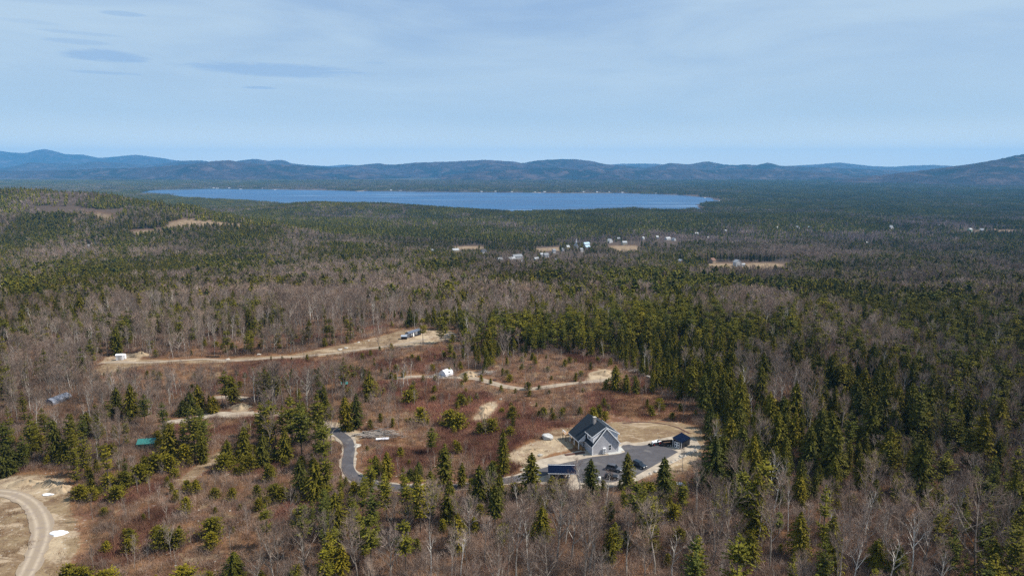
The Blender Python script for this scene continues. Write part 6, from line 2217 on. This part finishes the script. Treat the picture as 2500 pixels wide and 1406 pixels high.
# ------------------------------------------------------------------ the nearest trees are objects of their own
LAND = [
    (1420, 1230, 'in front of the carport'), (1530, 1210, 'below the parked cars'), (1640, 1230, 'below the gravel pad'), (1745, 1190, 'beside the navy shed'), (1780, 1010, 'on the dark slope above the shed'),
    (1660, 950, 'behind the round lawn'), (1520, 950, 'at the end of the winding track'), (1380, 850, 'above the red brush'), (1250, 860, 'behind the big grey trunk'), (1120, 870, 'behind the white shelter'),
    (1020, 890, 'between the cabin and the shelter'), (980, 950, 'among the white birches'), (880, 990, 'above the log pile'), (790, 1000, 'at the top of the driveway'), (760, 1140, 'outside the driveway bend'),
    (940, 1130, 'inside the driveway bend'), (1080, 1150, 'beside the lower driveway'), (1210, 1180, 'where the driveway meets the lot'), (1300, 1290, 'in the dip below the carport'), (1120, 1280, 'below the lower driveway'),
    (960, 1280, 'on the leafy bank under the driveway'), (830, 1300, 'below the driveway bend'), (700, 1230, 'in the thicket outside the driveway'), (640, 1110, 'in the olive grove by the path'), (520, 1090, 'around the brightest young hemlock'),
    (400, 1130, 'by the teal shed'), (300, 1060, 'uphill of the teal shed'), (180, 1080, 'behind the sand heaps'), (60, 1100, 'over the sandy clearing'), (80, 980, 'around the grey hoop house'),
    (230, 980, 'beyond the grey hoop house'), (340, 980, 'around the paired dark hemlocks'), (480, 980, 'by the short piece of track'), (640, 970, 'between the two turnouts'), (260, 1220, 'edging the sandy clearing'),
    (380, 1280, 'in the red cutover'), (520, 1280, 'in the middle of the cutover'), (650, 1330, 'at the foot of the cutover'), (300, 1420, 'along the bottom edge of the cutover'), (560, 1420, 'around the bright tree at the bottom edge'),
    (760, 1400, 'in the grey thicket at the bottom edge'), (920, 1420, 'on the orange slope at the bottom edge'), (1080, 1400, 'in the leafy hollow at the bottom edge'), (1250, 1400, 'around the leaning pale trunk'), (1420, 1380, 'in the mixed wood under the carport'),
    (1580, 1380, 'in the brushy wood at the bottom edge'), (1520, 1290, 'in the bare wood below the cars'), (1700, 1300, 'on the copper slope below the pad'), (1760, 1420, 'at the foot of the copper slope'), (1850, 1330, 'around the tall bare tree below the shed'),
    (1900, 1160, 'downhill of the dark slope'), (1980, 1260, 'in the grey wood past the shed'), (1960, 1400, 'around the tall olive hemlock'), (2080, 1330, 'between the olive and twin hemlocks'), (2140, 1420, 'around the twin hemlocks'),
    (2100, 1160, 'in the hollow under the pines'), (2240, 1240, 'below the broad dark hemlock'), (2230, 1340, 'around the white limbed birch'), (2380, 1340, 'in the feathery grey wood'), (2450, 1440, 'around the lush corner pine'),
    (2440, 1220, 'where the grey twigs sweep over'), (2420, 1100, 'in the dark pines by the edge'), (2300, 1080, 'under the layered pines'), (2150, 1060, 'in the olive pine belt'), (2010, 1060, 'in the shadowed pine belt'),
    (1880, 1060, 'beside the shadowed slope'), (1900, 940, 'above the copper gap'), (2040, 960, 'around the tallest lone pine'), (2200, 960, 'in the purple bare wood'), (2380, 960, 'in the upper pines by the edge'),
    (150, 880, 'around the tall solitary pine'), (60, 860, 'in the far grey wood'), (300, 860, 'behind the small white sheds'), (1800, 880, 'in the bare wood over the shed')]
LAND = sorted(LAND)
ORD = ordw[:] + ['thirty-%s' % o_ for o_ in ordw[:9]] + ['fortieth'] + ['forty-%s' % o_ for o_ in ordw[:9]]
NAMEK = {'pine_tree': ('layered pine', 'pine tree', 'layered pines'), 'hemlock_tree': ('dense hemlock', 'evergreen tree', 'dense hemlocks'), 'young_pine': ('bushy young pine', 'young tree', 'bushy young pines'),
         'bare_tree': ('leafless grey tree', 'bare tree', 'leafless grey trees'), 'birch_tree': ('pale barked birch', 'birch tree', 'pale barked birches'), 'sapling': ('thin bare sapling', 'sapling', 'thin bare saplings')}
LIMIT = {'pine_tree': 300, 'hemlock_tree': 300, 'young_pine': 300, 'bare_tree': 300, 'birch_tree': 300, 'sapling': 300}
REST = {}
count = 0
for kind, lst in TREES.items():
    vis, off = [], []
    for e in lst:
        px, row = (float(a) for a in project(e[1], e[2], e[3]))
        top = row - e[0] * .94
        (vis if -10 < px < 2510 and top < 1395 else off).append((e, px, row))
    vis.sort(key=lambda q: (-q[0][8], -q[0][0]))
    chosen = vis[:LIMIT[kind]]
    REST[('near', kind)] = [q[0] for q in vis[LIMIT[kind]:] + off]
    zones = {}
    for e, px, row in chosen:
        zi = min(range(len(LAND)), key=lambda i_: (LAND[i_][0] - px) ** 2 + ((LAND[i_][1] - row) * 1.5) ** 2)
        zones.setdefault(zi, []).append((e, px, row))
    bands = []
    for zi, items in zones.items():
        items.sort(key=lambda q: q[2])
        nb_ = max(1, math.ceil(len(items) / 22))
        step_ = math.ceil(len(items) / nb_)
        names = [''] if nb_ == 1 else ['back row, ', 'front row, '] if nb_ == 2 else ['back row, ', 'middle row, ', 'front row, '] if nb_ == 3 else ['hindmost row, ', 'back row, ', 'front row, ', 'foremost row, '] if nb_ == 4 else ['row %s, ' % ORD[i_] for i_ in range(nb_)]
        for bi in range(nb_):
            if items[bi * step_:(bi + 1) * step_]:
                bands.append((zi, names[bi], items[bi * step_:(bi + 1) * step_]))
    for zi, bn, items in bands:
        # count in order across the picture, tallest and shortest called by their height
        tallest = max(items, key=lambda q: q[0][4])
        shortest = min(items, key=lambda q: q[0][4])
        rest = sorted([q for q in items if q is not tallest and (q is not shortest)], key=lambda q: q[1])
        labs = {id(tallest): '%stallest %s %s' % (bn, NAMEK[kind][0], LAND[zi][2])}
        if shortest is not tallest:
            labs[id(shortest)] = '%sshortest %s %s' % (bn, NAMEK[kind][0], LAND[zi][2])
        for i_, q in enumerate(rest):
            labs[id(q)] = '%s%s %s from the west, %s' % (bn, ORD[min(i_, len(ORD) - 1)], NAMEK[kind][0], LAND[zi][2])
        for q in items:
            (s_, x, y, z, h, mi_, rz, wf, fc) = q[0]
            mc, mt, _, h0 = NM[kind][mi_]
            o = empty(kind, (x, y, z - .15), rz, labs[id(q)], NAMEK[kind][1], NAMEK[kind][2])
            o.scale = (h / h0 * wf, h / h0 * wf, h / h0)
            for me_, nm4 in ((mc, 'crown'), (mt, 'trunk')):
                c_ = bpy.data.objects.new(nm4, me_)
                COL.objects.link(c_)
                c_.parent = o
            count += 1
print('individual trees', count)

ent = {}
for k_, lst in REST.items():
    ent[k_] = [(e[1], e[2], e[3] - .15, e[6], e[4] / SETS[k_][2] * e[7], e[4] / SETS[k_][2], e[5]) for e in lst]
scatter('woodland', 'the mass of smaller and farther trees of the valley woods, too many to count', {**ent, **MID, **FAR})

# ------------------------------------------------------------------ brush, saplings and stones that nobody could count
BR = {('brush', 'red'): [], ('brush', 'tan'): [], ('brush', 'grey'): [], ('rock', 'small'): []}
n = 170000
yb = 105 + (rng.random(n) ** 1.0) * 380
xb = (rng.random(n) * 2 - 1) * (1350 / F) * (yb + 25)
zb = ground_z(xb, yb)
bmv = world_mask(brush_m, xb, yb)
sav = world_mask(np.maximum(sand_m, grass_m), xb, yb)
padm = mask_world([[plane_pt(a, b_, 113) for a, b_ in [(1262, 1170), (1270, 1142), (1320, 1118), (1400, 1100), (1440, 1010), (1560, 1028), (1680, 1035), (1725, 1070), (1720, 1110), (1650, 1140), (1550, 1186), (1400, 1203), (1325, 1195)]]], 1)
pdv = world_mask(padm, xb, yb)
kk_ = vnoise(xb, yb, 18, 80)
rdm = np.zeros(GX.shape)
for c_, wd in ROADS:
    for q in c_[::2]:
        j, i = np.searchsorted(XS, q[0]), np.searchsorted(YS, q[1])
        rdm[max(0, i - 2):i + 2, max(0, j - 2):j + 2] = 1
rdv = world_mask(rdm, xb, yb)
u = rng.random(n)
for i in range(n):
    if pdv[i] > .2 or rdv[i] > .2:
        continue
    e = (float(xb[i]), float(yb[i]), float(zb[i]) - .05, rnd.uniform(0, 6.28), rnd.uniform(.7, 1.4), rnd.uniform(.55, 1.3))
    if sav[i] > .25:
        if u[i] < .10:
            BR[('rock', 'small')].append((*e[:4], rnd.uniform(.08, .32), rnd.uniform(.08, .3), rnd.randrange(5)))
        elif u[i] < .17:
            BR[('brush', 'tan')].append((*e, rnd.randrange(3)))
    elif bmv[i] > .3:
        if u[i] < .85:
            if 38 < xb[i] < 100 and 212 < yb[i] < 262 and u[i] < .7:
                BR[('brush', 'tan')].append((*e, rnd.randrange(3)))
            elif kk_[i] > .55:
                BR[('brush', 'red')].append((*e, rnd.randrange(4)))
            elif u[i] < .4:
                BR[('brush', 'tan')].append((*e, rnd.randrange(3)))
            elif u[i] < .55:
                BR[('brush', 'grey')].append((*e, rnd.randrange(3)))
        elif u[i] < .88:
            BR[('rock', 'small')].append((*e[:4], rnd.uniform(.12, .45), rnd.uniform(.1, .35), rnd.randrange(5)))
    else:
        if u[i] < .30:
            BR[('brush', 'grey')].append((*e, rnd.randrange(3)))
        elif u[i] < .55:
            BR[('brush', 'tan')].append((*e, rnd.randrange(3)))
        elif u[i] < .60:
            BR[('brush', 'red')].append((*e, rnd.randrange(4)))
scatter('undergrowth', 'reddish and tan brush, thin twigs and small stones covering the ground', BR)

# ------------------------------------------------------------------ air
HB = MB().box(-30000, -600, -40, 30000, 27500, 900)
m = bpy.data.materials.new('hazy air')
m.use_nodes = True
t = NT(m.node_tree)
t.n.clear()
vo = t.node('ShaderNodeVolumePrincipled')
vo.inputs['Color'].default_value = (0.16, 0.51, 0.96, 1)
vo.inputs['Density'].default_value = 3.9e-5
vo.inputs['Anisotropy'].default_value = 0.0
mo = t.node('ShaderNodeOutputMaterial')
t.l.new(vo.outputs[0], mo.inputs['Volume'])
hz = HB.build('haze', m)
tag(hz, 'thin blue air between the camera and the far hills', kind='stuff')
